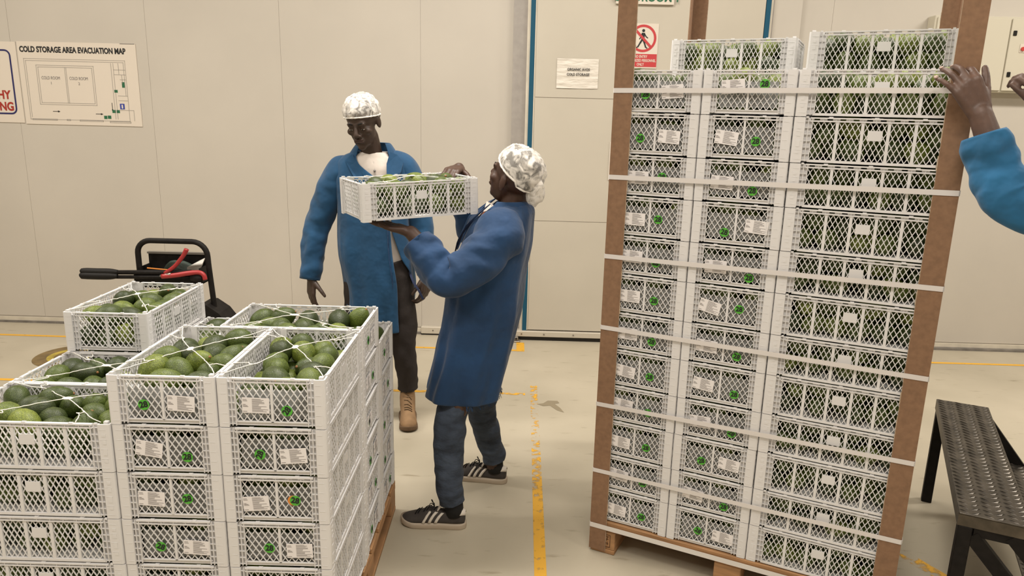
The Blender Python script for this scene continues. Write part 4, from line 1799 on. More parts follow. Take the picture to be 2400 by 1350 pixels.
def shoe(root, M, side=1, boot=False):
    """shoe as a part of a person. local: x to the toe, heel at x=0, ground z=0"""
    hw = [.016, .028, .033, .034, .039, .0435, .044, .036, .022, .006]
    if boot:
        ht = [.22, .225, .225, .20, .125, .095, .082, .070, .052, .034]
        hw = [.030, .044, .049, .047, .044, .048, .049, .041, .026, .008]
    else:
        ht = [.078, .082, .076, .076, .082, .066, .054, .046, .038, .028]
    z0 = .020
    rs = []
    k = 3
    X = lerp_list(ST, k)
    Wd = [p.x for p in catmull([Vector((w, 0, 0)) for w in hw], k)]
    Ht = [p.x for p in catmull([Vector((w, 0, 0)) for w in ht], k)]

    def sec(i, a):
        # a from 0 (side -y, bottom) over the top to pi
        y = -math.cos(a) * Wd[i]
        e = math.sin(a)
        if boot and X[i] < .12:
            z = z0 + (Ht[i] - z0) * e ** .35
            y *= (1 if e < .5 else 1) * (.80 + .2 * (1 - e))
        else:
            z = z0 + (Ht[i] - z0) * e ** .75
        return Vector((X[i], y, z))
    na = 14
    for i in range(len(X)):
        rs.append([sec(i, PI * j / na) for j in range(na + 1)])
    up = MB().rings(rs, True, True)
    up.xform(M)
    m = M_boot if boot else M_shoe
    sh = wpart('boot' if boot else 'shoe', modify(up.mesh('shoe', m), [('SUBSURF', dict(levels=1, render_levels=1))], 'shoe'), root)
    so = MB()
    out = [(X[i], Wd[i] + .0035) for i in range(len(X))]
    loop = [(x, -w) for x, w in out] + [(x, w) for x, w in reversed(out)]
    loop = [(-.004, -out[0][1] * .5)] + loop + [(-.004, out[0][1] * .5)]

    def zlift(x):
        return max(0, (x - .22) * .22)
    so.rings([[(x, y * f, z + zlift(x)) for x, y in loop] for z, f in ((0, .94), (.004, 1), (.020, 1), (.0245, .97))])
    so.xform(M)
    wpart('sole', so.mesh('sole', M_bootsole if boot else M_sole, True), sh)
    # laces
    lc = MB()
    xs = [.125, .145, .165, .185, .205] if not boot else [.115, .13, .145, .16, .18]
    for q, x in enumerate(xs):
        i = min(range(len(X)), key=lambda t: abs(X[t] - x))
        for s0, s1 in ((.62, 1.18), (1.18, .62)):
            a0, a1 = PI * s0 / 1.8, PI * s1 / 1.8
            i2 = min(len(X) - 1, i + 1)
            lc.tube([sec(i, PI * .34) + Vector((0, 0, .004)), (sec(i, PI * .5) + sec(i2, PI * .5)) / 2 + Vector((0, 0, .006)), sec(i2, PI * .66) + Vector((0, 0, .004))], .0022, 5)
    if not boot:
        for s0 in (-1, 1):
            b = sec(min(range(len(X)), key=lambda t: abs(X[t] - .13)), PI / 2) + Vector((0, 0, .006))
            lc.tube(catmull([b, b + Vector((.012, s0 * .012, .020)), b + Vector((.018, s0 * .024, .014)), b + Vector((.010, s0 * .020, .002)), b], 5), .0019, 5)
            lc.tube(catmull([b, b + Vector((.006, s0 * .022, .002)), b + Vector((.008, s0 * .038, -.022))], 4), .0019, 5)
    else:
        for zz, xx in ((.13, .125), (.155, .118), (.18, .112), (.205, .106)):
            lc.tube([(xx, -.028, zz), (xx + .014, 0, zz + .004), (xx, .028, zz)], .0024, 5)
    lc.xform(M)
    wpart('laces', lc.mesh('laces', mat('tan_lace', (.22, .14, .075), .8) if boot else M_lace, True), sh)
    if not boot:
        for x in (.158, .132, .106):
            for sd in (-1, 1):
                b = MB()
                quad = []
                for dx in (0, .013):
                    col = []
                    for t in range(6):
                        f = t / 5
                        xx = x + dx - f * .030 + .012
                        i = min(range(len(X)), key=lambda q: abs(X[q] - xx))
                        a = .05 + f * .95
                        a = a if sd < 0 else PI - a
                        p = sec(i, a)
                        p.x = xx
                        p.y += sd * .0016
                        p.z += .0008
                        col.append(p)
                    quad.append(col)
                b.add(quad[0] + quad[1], [(t, t + 1, t + 7, t + 6) for t in range(5)])
                b.xform(M)
                wpart('stripe', modify(b.mesh('stripe', M_shoew), [('SOLIDIFY', dict(thickness=.0016, offset=0))], 'stripe'), sh)
        b = MB()
        hs = []
        for i in (0, 1, 2, 3, 4, 5):
            hs.append([sec(i, a) + Vector((-.0018 if i == 0 else 0, (.0016 if a > PI / 2 else -.0016), .0012)) for a in [PI * t / 14 for t in range(3, 12)]])
        b.rings(hs, False, False, False)
        b.xform(M)
        wpart('heel_tab', modify(b.mesh('heel_tab', M_shoew), [('SOLIDIFY', dict(thickness=.002, offset=0))], 'heel_tab'), sh)
        b = MB()
        b.tube(catmull([(.118, 0, .074), (.105, 0, .096), (.098, 0, .110)], 4), [.020] * 5 + [.022] * 3 + [.018], 10, True, ref=(0, 1, 0), flat=.25)
        b.xform(M)
        wpart('tongue', b.mesh('tongue', M_shoew, True), sh)
    return sh


def foot_M(heel, toe):
    h, t = Vector((*heel, 0)), Vector((*toe, 0))
    return Matrix.Translation(h) @ Matrix.Rotation(math.atan2(t.y - h.y, t.x - h.x), 4, 'Z')


def headM(c, yaw, pitch, roll=0):
    return Matrix.Translation(c) @ Matrix.Rotation(math.radians(yaw), 4, 'Z') @ Matrix.Rotation(math.radians(roll), 4, 'Y') @ Matrix.Rotation(math.radians(pitch), 4, 'X')


def eyes(M, root, s=1.0, lid=True):
    for q in (-1, 1):
        b = MB().ell((q * .031, -.0765, -.0045), (.0115, .0085, .0042), 10, 8)
        b.xform(M @ Matrix.Scale(s, 4))
        e = wpart('eye', b.mesh('eye', M_eye, True), root)
        b = MB().ell((q * .031, -.0835, -.0052), (.0042, .0026, .0034), 8, 6)
        b.xform(M @ Matrix.Scale(s, 4))
        wpart('iris', b.mesh('iris', M_hair, True), e)
    b = MB()
    for q in (-1, 1):
        b.tube([M @ (Vector((q * x, y, z)) * s) for x, y, z in ((.014, -.0875, .022), (.032, -.0865, .0275), (.048, -.074, .023))], [.0030, .0034, .0020], 6)
    wpart('eyebrows', b.mesh('eyebrows', M_hair, True), root)
    b = MB()
    b.cap((-.019, -.0905, -.0650), .0066, (.019, -.0905, -.0650), .0066, 8)
    b.cap((-.017, -.0935, -.0545), .0056, (.017, -.0935, -.0545), .0056, 8)
    b.xform(M @ Matrix.Scale(s, 4))
    wpart('lips', b.mesh('lips', M_lip, True), root)


# ------------------------------------------------------------------ worker 1: standing behind, watching
p1 = thing('person', 'standing worker in an open blue coat, white shirt and hairnet, looking down', 'person', (-.72, 3.95, 0))
HM = headM((-.790, 3.845, 1.668), -13, 22, -4)
bd = MB()
head(bd, HM, 1.03)
bd.cap((-.748, 3.93, 1.44), .058, (-.772, 3.885, 1.60), .054)
bd.cap((-.90, 3.94, 1.42), .058, (-.61, 3.94, 1.45), .058)
bd.ell((-.755, 3.935, 1.32), (.155, .095, .17), 18, 12)
bd.ell((-.755, 3.935, 1.08), (.135, .09, .20), 18, 12)
bd.ell((-.74, 3.945, .90), (.15, .10, .13), 18, 12)
bd.cap((-.93, 3.93, 1.40), .052, (-1.062, 3.935, 1.115), .040)
bd.cap((-1.062, 3.935, 1.115), .041, (-1.098, 3.885, .83), .028)
bd.cap((-.59, 3.93, 1.44), .052, (-.505, 3.96, 1.14), .040)
bd.cap((-.505, 3.96, 1.14), .041, (-.470, 3.90, .855), .027)
hand(bd, (-1.098, 3.885, .83), (-.03, -.12, -1), (.75, .62, 0), (.55, -.85, 0), (14, 18, 14), 3, s=1.05)
hand(bd, (-.470, 3.90, .855), (-.06, -.15, -1), (-.75, .45, 0), (-.35, -.9, 0), (22, 34, 26), 2, s=1.03, thumb=(.55, .75, .2))
bd.cap((-.655, 3.95, .88), .078, (-.592, 3.90, .45), .052)
bd.cap((-.592, 3.90, .45), .053, (-.583, 3.94, .08), .036)
bd.cap((-.825, 3.95, .88), .078, (-.86, 3.93, .45), .052)
bd.cap((-.86, 3.93, .45), .053, (-.87, 3.97, .08), .036)
bd.cap((-.583, 3.95, .05), .032, (-.560, 3.80, .04), .028)
bd.cap((-.87, 3.98, .05), .032, (-.90, 3.83, .04), .028)
wpart('body', remesh(bd, M_skin1, .005, 3), p1)
eyes(HM, p1, 1.03)
hair_and_net(HM, p1, 1.05)
# shirt under the coat
sh = loft_shell([(-.755, 3.93, 1.515, .070, .066), (-.755, 3.93, 1.49, .105, .082), (-.755, 3.93, 1.43, .165, .105), (-.755, 3.935, 1.30, .165, .112), (-.755, 3.935, 1.08, .152, .105), (-.745, 3.94, .95, .162, .108), (-.745, 3.945, .895, .160, .104)],
                [(180, 180.6)] * 7, Matrix.Identity(4), fold=.004, seed=4, m=M_shirt, name='shirt')
shirt = wpart('shirt', sh, p1)
for x, y, z in ((-.728, 3.816, 1.425), (-.722, 3.812, 1.372)):
    b = MB()
    b.tube([(x, y + .004, z), (x, y - .003, z)], .0062, 10)
    wpart('button', b.mesh('button', M_inkg, True), shirt)
b = MB()
b.tube([(-.735, 3.836, 1.47), (-.727, 3.822, 1.42), (-.718, 3.817, 1.36), (-.712, 3.816, 1.28)], .0022, 6)
wpart('placket_seam', b.mesh('placket_seam', M_tee, True), shirt)
# trousers
tl = leg([(-.675, 3.95, .93), (-.645, 3.945, .80), (-.605, 3.915, .58), (-.594, 3.895, .42), (-.585, 3.925, .25), (-.583, 3.935, .185)], [.118, .100, .078, .064, .060, .058], M_trous, seed=1)
t1 = wpart('trouser_leg', tl, p1)
tl = leg([(-.815, 3.95, .93), (-.835, 3.945, .80), (-.855, 3.935, .58), (-.862, 3.93, .42), (-.87, 3.96, .25), (-.872, 3.965, .185)], [.118, .100, .078, .064, .060, .058], M_trous, seed=2)
wpart('trouser_leg', tl, p1)
shoe(p1, foot_M((-.597, 4.00), (-.555, 3.76)) @ Matrix.Scale(.98, 4), 1, True)
shoe(p1, foot_M((-.86, 4.03), (-.92, 3.78)) @ Matrix.Scale(.98, 4), 1, True)
# coat
rg = [(-.752, 3.945, 1.515, .092, .080), (-.755, 3.943, 1.495, .150, .098), (-.755, 3.94, 1.455, .200, .116), (-.757, 3.94, 1.38, .212, .132), (-.757, 3.94, 1.25, .196, .136), (-.757, 3.94, 1.10, .197, .138), (-.750, 3.945, .95, .200, .142), (-.735, 3.95, .80, .192, .146), (-.738, 3.95, .66, .180, .148), (-.742, 3.95, .545, .178, .150)]
eg = [(-36, 52), (-26, 44), (-12, 36), (8, 30), (24, 30), (29, 31), (30, 48), (33, 84), (38, 108), (43, 112)]
ct = loft_shell(rg, eg, Matrix.Identity(4), fold=.011, seed=2, m=M_coat1)
coat1 = wpart('coat', ct, p1)
wpart('sleeve', sleeve([(-.86, 3.94, 1.435), (-.935, 3.935, 1.395), (-1.005, 3.935, 1.27), (-1.066, 3.935, 1.11), (-1.092, 3.91, .96), (-1.108, 3.885, .822)], [.070, .084, .078, .070, .062, .056], M_coat1, seed=1, wr=.009), coat1)
wpart('sleeve', sleeve([(-.66, 3.94, 1.46), (-.590, 3.935, 1.43), (-.545, 3.945, 1.30), (-.507, 3.96, 1.14), (-.490, 3.935, 1.0), (-.470, 3.90, .862)], [.066, .078, .074, .068, .060, .054], M_coat1, seed=2), coat1)
# collar and lapels
cl = loft_shell([(-.752, 3.940, 1.562, .080, .074), (-.753, 3.940, 1.545, .098, .088), (-.755, 3.942, 1.498, .132, .106)], [(-44, 54), (-40, 50), (-33, 45)], Matrix.Identity(4), n=40, k=3, thick=.005, fold=.002, m=M_coat1, name='collar', sq=2.0)
wpart('collar', cl, coat1)
wpart('lapel', slab([(-.850, 3.858, 1.505), (-.822, 3.835, 1.455), (-.770, 3.806, 1.375), (-.728, 3.794, 1.300), (-.775, 3.798, 1.335), (-.830, 3.806, 1.385), (-.862, 3.828, 1.430), (-.885, 3.846, 1.470)], (0, -.007, .002), M_coat1, 'lapel'), coat1)
wpart('lapel', slab([(-.652, 3.858, 1.520), (-.668, 3.838, 1.46), (-.664, 3.812, 1.39), (-.672, 3.800, 1.30), (-.628, 3.812, 1.36), (-.592, 3.832, 1.42), (-.584, 3.852, 1.465), (-.615, 3.868, 1.505)], (0, -.007, .002), M_coat1, 'lapel'), coat1)
wpart('pocket', slab([(-.615, 3.817, 1.385), (-.555, 3.842, 1.40), (-.555, 3.836, 1.30), (-.61, 3.806, 1.29)], (0, -.004, 0), M_coat1, 'pocket'), coat1)
wpart('belt_tie', ribbon([(-.565, 3.90, .88), (-.535, 3.85, .83), (-.505, 3.83, .79), (-.480, 3.83, .74)], .012, .002, mat('dark_tie', (.02, .03, .08), .8), 'belt_tie', (0, -1, 0)), coat1)
wpart('front_seam', ribbon([(-.668, 3.806, 1.24), (-.662, 3.803, 1.12), (-.658, 3.808, .98), (-.640, 3.818, .80), (-.622, 3.832, .56)], .007, .003, M_coat2, 'front_seam', (0.3, -1, 0)), coat1)

# ------------------------------------------------------------------ worker 2: leaning back, carrying a crate
p2 = thing('person', 'leaning worker in a long blue coat, jeans and striped sneakers, carrying a crate', 'person', (-.12, 3.02, 0))
HM2 = headM((-.004, 3.0, 1.474), -131, -24, 3)
bd = MB()
head(bd, HM2, 1.03)
bd.cap((-.02, 3.01, 1.27), .058, (.012, 3.01, 1.42), .054)
bd.cap((-.045, 2.88, 1.27), .058, (-.055, 3.15, 1.28), .058)
bd.ell((-.060, 3.015, 1.17), (.10, .155, .17), 18, 12)
bd.ell((-.095, 3.02, .98), (.095, .135, .18), 18, 12)
bd.ell((-.115, 3.02, .84), (.10, .15, .12), 18, 12)
bd.cap((-.045, 2.86, 1.26), .052, (-.245, 2.735, 1.125), .040)
bd.cap((-.245, 2.735, 1.125), .041, (-.398, 2.80, 1.272), .028)
bd.cap((-.06, 3.19, 1.27), .052, (-.17, 3.345, 1.16), .040)
bd.cap((-.17, 3.345, 1.16), .041, (-.255, 3.235, 1.445), .028)
tipsA, thA = hand(bd, (-.398, 2.80, 1.272), (-.92, .45, .22), (0, 0, 1), (-.3, -.9, 0), (-6, 6, 8), 5, s=1.0, thumb=(.5, .8, -.1))
tipsB, thB = hand(bd, (-.245, 3.215, 1.492), (-.30, -.95, -.05), (-.1, -.1, -1), (.95, -.3, 0), (26, 44, 30), 4, s=1.0, thumb=(.85, .5, .25))
bd.cap((-.255, 3.235, 1.445), .027, (-.245, 3.215, 1.492), .026)
bd.cap((-.130, 2.95, .84), .074, (-.248, 2.875, .43), .048)
bd.cap((-.248, 2.875, .43), .049, (-.222, 2.815, .07), .036)
bd.cap((-.105, 3.11, .84), .078, (-.128, 3.16, .40), .050)
bd.cap((-.128, 3.16, .40), .051, (-.062, 3.215, .07), .036)
bd.cap((-.215, 2.812, .045), .028, (-.36, 2.82, .040), .026)
bd.cap((-.055, 3.216, .045), .028, (-.20, 3.245, .040), .026)
wpart('body', remesh(bd, M_skin2, .005, 3), p2)
eyes(HM2, p2, 1.03)
hair_and_net(HM2, p2, 1.03, tail=(.0, .122, .000), side_th=1.54)
T2 = Matrix.Translation((-.12, 3.02, 0)) @ Matrix.Rotation(math.radians(-95), 4, 'Z')
sh = loft_shell([(0, .080, 1.352, .062, .064), (0, .070, 1.322, .085, .078), (0, .050, 1.25, .140, .104), (0, .02, 1.12, .155, .11), (0, .0, .92, .155, .115)], [(180, 180.6)] * 5, T2, fold=.003, seed=5, m=M_rust, name='shirt')
shirt2 = wpart('shirt', sh, p2)
wpart('collar', slab([(-.075, 2.945, 1.352), (-.120, 2.955, 1.338), (-.108, 2.985, 1.378), (-.090, 2.965, 1.372)], (-.004, -.004, .002), M_shirt, 'collar'), shirt2)
wpart('collar', slab([(-.060, 2.935, 1.345), (-.105, 2.930, 1.336), (-.085, 2.945, 1.368)], (-.004, -.004, .002), M_shirt, 'collar'), shirt2)
rg = [(0, .098, 1.368, .086, .080), (0, .090, 1.340, .152, .106), (0, .070, 1.295, .200, .126), (0, .045, 1.20, .218, .146), (0, .010, 1.06, .214, .156), (0, -.005, .90, .208, .160), (0, -.030, .76, .206, .160), (0, -.055, .63, .202, .156), (0, -.072, .54, .198, .152)]
eg = [(-52, 52), (-44, 44), (-34, 34), (-16, 16), (-1, 0), (0, .8), (0, 1), (-2, 3), (-5, 6)]
ct = loft_shell(rg, eg, T2, fold=.018, seed=11, m=M_coat2)
coat2 = wpart('coat', ct, p2)
wpart('sleeve', sleeve([(-.03, 2.93, 1.285), (-.055, 2.855, 1.255), (-.130, 2.785, 1.175), (-.235, 2.735, 1.112), (-.285, 2.742, 1.140), (-.335, 2.768, 1.200), (-.372, 2.788, 1.245)], [.085, .098, .090, .076, .072, .066, .058], M_coat2, seed=4, wr=.014), coat2)
wpart('sleeve', sleeve([(-.05, 3.10, 1.29), (-.07, 3.20, 1.26), (-.12, 3.28, 1.20), (-.17, 3.34, 1.165), (-.215, 3.30, 1.26), (-.245, 3.25, 1.40)], [.078, .084, .076, .070, .062, .052], M_coat2, seed=5, wr=.012), coat2)
cl = loft_shell([(0, .096, 1.382, .076, .072), (0, .097, 1.368, .094, .088), (0, .095, 1.332, .132, .108)], [(-58, 58), (-54, 54), (-46, 46)], T2, n=40, k=3, thick=.005, fold=.002, m=M_coat2, name='collar', sq=2.0)
wpart('collar', cl, coat2)
wpart('lapel', slab([T2 @ Vector(p) for p in ((.098, .035, 1.375), (.110, -.020, 1.33), (.085, -.085, 1.25), (.030, -.118, 1.16), (.085, -.100, 1.21), (.135, -.055, 1.29), (.135, .0, 1.345))], (-.004, -.006, .002), M_coat2, 'lapel'), coat2)
wpart('lapel', slab([T2 @ Vector(p) for p in ((-.098, .035, 1.375), (-.110, -.020, 1.33), (-.085, -.085, 1.25), (-.030, -.118, 1.16), (-.105, -.125, 1.19), (-.150, -.085, 1.29), (-.135, .0, 1.355))], (-.006, .002, .002), M_coat2, 'lapel'), coat2)
wpart('care_tag', slab([(.045, 2.955, 1.175), (.052, 2.955, 1.172), (.046, 2.955, 1.135), (.039, 2.955, 1.138)], (.001, -.001, 0), mat('yellow_tag', (.55, .45, .12), .7), 'care_tag'), coat2)
b = MB()
b.tube(catmull([(.045, 2.950, 1.135), (.030, 2.925, 1.06), (-.005, 2.880, .98), (-.030, 2.855, .93)], 5), .0013, 5)
wpart('loose_thread', b.mesh('loose_thread', M_shoew, True), coat2)
# frayed hem threads
b = MB()
fr = random.Random(2)
for i in range(70):
    a = math.radians(fr.uniform(100, 200))
    c = T2 @ Vector((math.sin(a) * .198, -.072 - math.cos(a) * .152, .545))
    b.tube([c, c + Vector((fr.uniform(-.006, .012), fr.uniform(-.006, .006), -fr.uniform(.012, .030)))], .0009, 3, False)
tag(wpart('frayed_hem', b.mesh('frayed_hem', M_coat2), coat2), kind='stuff')
wpart('trouser_leg', leg([(-.135, 2.96, .86), (-.185, 2.945, .68), (-.230, 2.915, .53), (-.252, 2.875, .42), (-.248, 2.845, .28), (-.246, 2.828, .18), (-.232, 2.818, .105)], [.095, .084, .072, .067, .062, .058, .056], M_jeans, seed=7, wr=.007), p2)
wpart('trouser_leg', leg([(-.105, 3.10, .86), (-.115, 3.12, .68), (-.128, 3.145, .50), (-.125, 3.165, .38), (-.095, 3.19, .25), (-.075, 3.205, .17), (-.065, 3.212, .115)], [.100, .088, .076, .068, .061, .056, .055], M_jeans, seed=8, wr=.007), p2)
for x, y in ((-.222, 2.815), (-.058, 3.215)):
    b = MB()
    b.tube([(x, y, .055), (x - .006, y, .13)], [.040, .040], 14)
    wpart('sock', b.mesh('sock', M_sock, True), p2)
shoe(p2, foot_M((-.175, 2.808), (-.45, 2.830)), 1)
shoe(p2, foot_M((-.005, 3.205), (-.28, 3.262)), 1)

# ------------------------------------------------------------------ worker 3: reaching in from the right
p3 = thing('person', 'worker reaching in from the right edge, bare hand gripping the corner board', 'person', (1.93, 1.78, 0))
HM3 = headM((1.80, 1.99, 1.69), -115, 5, 0)
bd = MB()
head(bd, HM3, 1.0)
bd.cap((1.835, 1.985, 1.46), .056, (1.815, 1.985, 1.62), .054)
bd.cap((1.70, 1.86, 1.44), .058, (1.92, 2.12, 1.44), .058)
bd.ell((1.84, 1.97, 1.30), (.12, .15, .18), 16, 12)
bd.ell((1.87, 1.92, 1.06), (.11, .13, .20), 16, 12)
bd.ell((1.91, 1.86, .90), (.12, .14, .13), 16, 12)
bd.cap((1.68, 1.85, 1.43), .052, (1.392, 2.055, 1.525), .042)
bd.cap((1.392, 2.055, 1.525), .042, (1.312, 2.128, 1.762), .031)
bd.cap((1.93, 2.13, 1.43), .052, (1.80, 2.36, 1.58), .042)
bd.cap((1.80, 2.36, 1.58), .042, (1.70, 2.46, 1.79), .030)
# hand on the board: back of the hand to the camera, fingers to the upper left, thumb round the edge
tips3, th3 = hand(bd, (1.312, 2.128, 1.762), (-.50, .16, .86), (.20, .97, -.06), (.86, .0, .50), spread=11, s=1.08, thumb=(.62, .85, .30), tcurl=10,
                  per=((48, 38, 25), (34, 34, 24), (20, 30, 24), (8, 26, 22)))
hand(bd, (1.72, 2.46, 1.79), (-.35, .15, .9), (-.3, .9, 0), (-.8, -.1, .2), (40, 50, 40), 4, s=1.0, thumb=(.4, .9, .3))
bd.cap((1.88, 1.82, .88), .072, (1.85, 1.73, .46), .050)
bd.cap((1.85, 1.73, .46), .050, (1.86, 1.68, .07), .038)
bd.cap((1.98, 1.87, .88), .072, (2.05, 1.77, .46), .050)
bd.cap((2.05, 1.77, .46), .050, (2.12, 1.70, .07), .038)
wpart('body', remesh(bd, M_skin3, .0048, 2), p3)
eyes(HM3, p3)
hair_and_net(HM3, p3, 1.02)
for (p, d, n) in tips3:
    b = MB()
    rot = Matrix((d.cross(n).normalized(), d, n)).transposed()
    b.ell(p - n * .0070 - d * .001, (.0060, .0078, .0024), 10, 6, rot)
    wpart('fingernail', b.mesh('fingernail', M_nail, True), p3)
T3 = Matrix.Translation((1.88, 1.92, 0)) @ Matrix.Rotation(math.radians(-125), 4, 'Z')
CEN3 = [(1.835, 1.985, 1.52), (1.836, 1.982, 1.48), (1.838, 1.978, 1.42), (1.845, 1.965, 1.28), (1.872, 1.92, 1.06), (1.915, 1.862, .88), (1.935, 1.815, .72), (1.945, 1.785, .58)]
RAD3 = [(.085, .078), (.155, .098), (.200, .120), (.205, .138), (.202, .140), (.212, .150), (.225, .165), (.235, .178)]
rg = []
for c3, r3 in zip(CEN3, RAD3):
    q3 = T3.inverted() @ Vector(c3)
    rg.append((q3.x, q3.y, q3.z, *r3))
ct = loft_shell(rg, [(-40, 40), (-32, 32), (-20, 20), (-4, 4), (0, 1), (0, 1), (-1, 1), (-3, 3)], T3, fold=.008, seed=21, m=M_coat3)
coat3 = wpart('coat', ct, p3)
wpart('sleeve', sleeve([(1.74, 1.86, 1.455), (1.655, 1.875, 1.455), (1.53, 1.96, 1.495), (1.405, 2.045, 1.520), (1.368, 2.075, 1.575), (1.345, 2.098, 1.64), (1.324, 2.116, 1.706)], [.080, .088, .080, .074, .070, .064, .056], M_coat3, seed=9, wr=.012), coat3)
wpart('sleeve', sleeve([(1.90, 2.08, 1.45), (1.925, 2.14, 1.44), (1.87, 2.25, 1.51), (1.80, 2.36, 1.58), (1.755, 2.41, 1.66), (1.725, 2.44, 1.73)], [.080, .084, .078, .072, .064, .056], M_coat3, seed=10, wr=.007), coat3)
o3 = T3.inverted() @ Vector((1.835, 1.985, 1.515))
wpart('collar', loft_shell([(o3.x, o3.y, 1.550, .078, .072), (o3.x, o3.y, 1.535, .095, .088), (o3.x, o3.y, 1.495, .128, .104)], [(-50, 50), (-46, 46), (-38, 38)], T3, n=40, k=3, thick=.005, fold=.002, m=M_coat3, name='collar', sq=2.0), coat3)
wpart('shirt', loft_shell([(a, b, c, d * .86, e * .84) for a, b, c, d, e in rg[:6]], [(180, 180.6)] * 6, T3, fold=.003, m=M_tee, name='shirt'), p3)
wpart('trouser_leg', leg([(1.88, 1.82, .92), (1.865, 1.77, .66), (1.85, 1.73, .45), (1.855, 1.69, .10)], [.090, .082, .068, .058], M_trous, seed=3), p3)
wpart('trouser_leg', leg([(1.98, 1.87, .92), (2.01, 1.82, .66), (2.05, 1.77, .45), (2.115, 1.705, .10)], [.090, .080, .068, .058], M_trous, seed=4), p3)
shoe(p3, foot_M((1.90, 1.64), (1.72, 1.78)), 1)
shoe(p3, foot_M((2.16, 1.655), (2.04, 1.86)), 1)

# ================================================================== STRAPPING CART behind the left stack
cart = thing('strapping_cart', 'black steel strapping cart with an arched handle behind the left stack', 'cart', (-1.80, 3.82, 0))
b = MB()
arch = [(-1.985, 3.80, .10), (-1.990, 3.80, .60), (-1.992, 3.80, .93)]
for i in range(8):
    a = PI - (PI / 2) * i / 7
    arch.append((-1.922 + .070 * math.cos(a), 3.80, .965 + .066 * math.sin(a)))
for i in range(8):
    a = PI / 2 - (PI / 2) * i / 7
    arch.append((-1.700 + .078 * math.cos(a), 3.80, .953 + .078 * math.sin(a)))
arch += [(-1.620, 3.80, .90), (-1.600, 3.80, .60), (-1.590, 3.80, .10)]
b.tube(arch, .0145, 12)
part('handle_frame', b, M_black, cart, True)
# tool tray: open box between the uprights
tr = MB()
x0, x1, y0, y1, zb = -1.985, -1.662, 3.785, 3.90, .80
tr.box(x0, x1, y0, y1, zb, zb + .006)
tr.box(x0, x1, y1 - .006, y1, zb, .945)
tr.box(x0 - .03, x1, y0 - .006, y0, zb - .02, .868)
tr.box(x0, x0 + .006, y0, y1, zb, .89)
tr.box(x1 - .006, x1, y0, y1, zb, .89)
tray = part('tool_tray', tr, M_black, cart)
part('tray_lip', MB().box(x0, x1, y1 - .02, y1 + .004, .945, .955), mat('grey_lip', (.16, .145, .125), .5), tray)
fd = MB()
fp = [(-1.625, .70), (-1.560, .655), (-1.520, .60), (-1.495, .52), (-1.495, .40), (-1.66, .40), (-1.66, .70)]
fd.rings([[(x, y, z) for x, z in fp] for y in (3.74, 3.90)])
part('side_guard', fd, M_black, cart)
for x in (-1.99, -1.60):
    w = MB()
    w.tube([(x - .02, 3.86, .13), (x + .02, 3.86, .13)], .13, 28)
    wh = part('wheel', w, M_blackp, cart, True)
    w = MB()
    w.tube([(x - .024, 3.86, .13), (x + .024, 3.86, .13)], .07, 20)
    part('hub', w, M_sheet, wh, True)
part('axle', MB().tube([(-1.99, 3.86, .13), (-1.60, 3.86, .13)], .012, 8), M_black, cart, True)
part('base_plate', MB().box(-1.97, -1.62, 3.74, 4.04, .10, .115), M_black, cart)
reel = MB()
reel.tube([(-1.80 - .06, 3.90, .42), (-1.80 + .06, 3.90, .42)], .20, 32)
part('strap_reel', reel, M_sheet, cart, True)
# crimping tool lying across the tray
tool = thing('crimping_tool', 'long handled black crimping tool lying across the cart tray', 'tool', (-1.95, 3.765, .80))
b = MB()
b.tube([(-2.10, 3.765, .862), (-1.70, 3.765, .872)], [.012, .014], 8)
part('upper_arm', b, M_black, tool, True)
b = MB()
b.tube([(-2.10, 3.760, .838), (-1.70, 3.760, .848)], .010, 8)
part('lower_arm', b, M_black, tool, True)
for z, y in ((.862, 3.765), (.842, 3.755)):
    b = MB()
    b.tube(catmull([(-2.285, y, z - .004), (-2.270, y, z), (-2.20, y, z), (-2.13, y, z + .001), (-2.09, y, z + .002)], 3), [.009, .014, .018, .019, .020, .020, .020, .020, .020, .019, .017, .014, .012], 10)
    part('grip', b, M_blackp, tool, True)
b = MB()
b.tube([(-1.70, 3.762, .848), (-1.64, 3.762, .842)], [.022, .028], 10)
part('jaw', b, M_black, tool, True)
# red handled cutter
cut = thing('strap_cutter', 'red handled strap cutter resting in the cart tray', 'tool', (-1.75, 3.755, .86))
b = MB()
b.tube(catmull([(-1.835, 3.752, .866), (-1.78, 3.750, .905), (-1.735, 3.748, .955), (-1.715, 3.748, .985), (-1.708, 3.748, 1.000)], 4), [.010] * 6 + [.011] * 5 + [.0125] * 6, 10)
part('handle', b, M_red, cut, True)
b = MB()
b.tube(catmull([(-1.85, 3.748, .850), (-1.78, 3.748, .858), (-1.70, 3.748, .872), (-1.650, 3.748, .876), (-1.628, 3.748, .862), (-1.622, 3.748, .838)], 4), [.013] * 10 + [.012] * 11, 10)
part('handle', b, M_red, cut, True)
b = MB()
b.tube([(-1.86, 3.748, .852), (-1.80, 3.748, .862)], [.006, .012], 8)
part('pivot_jaw', b, M_steel, cut, True)
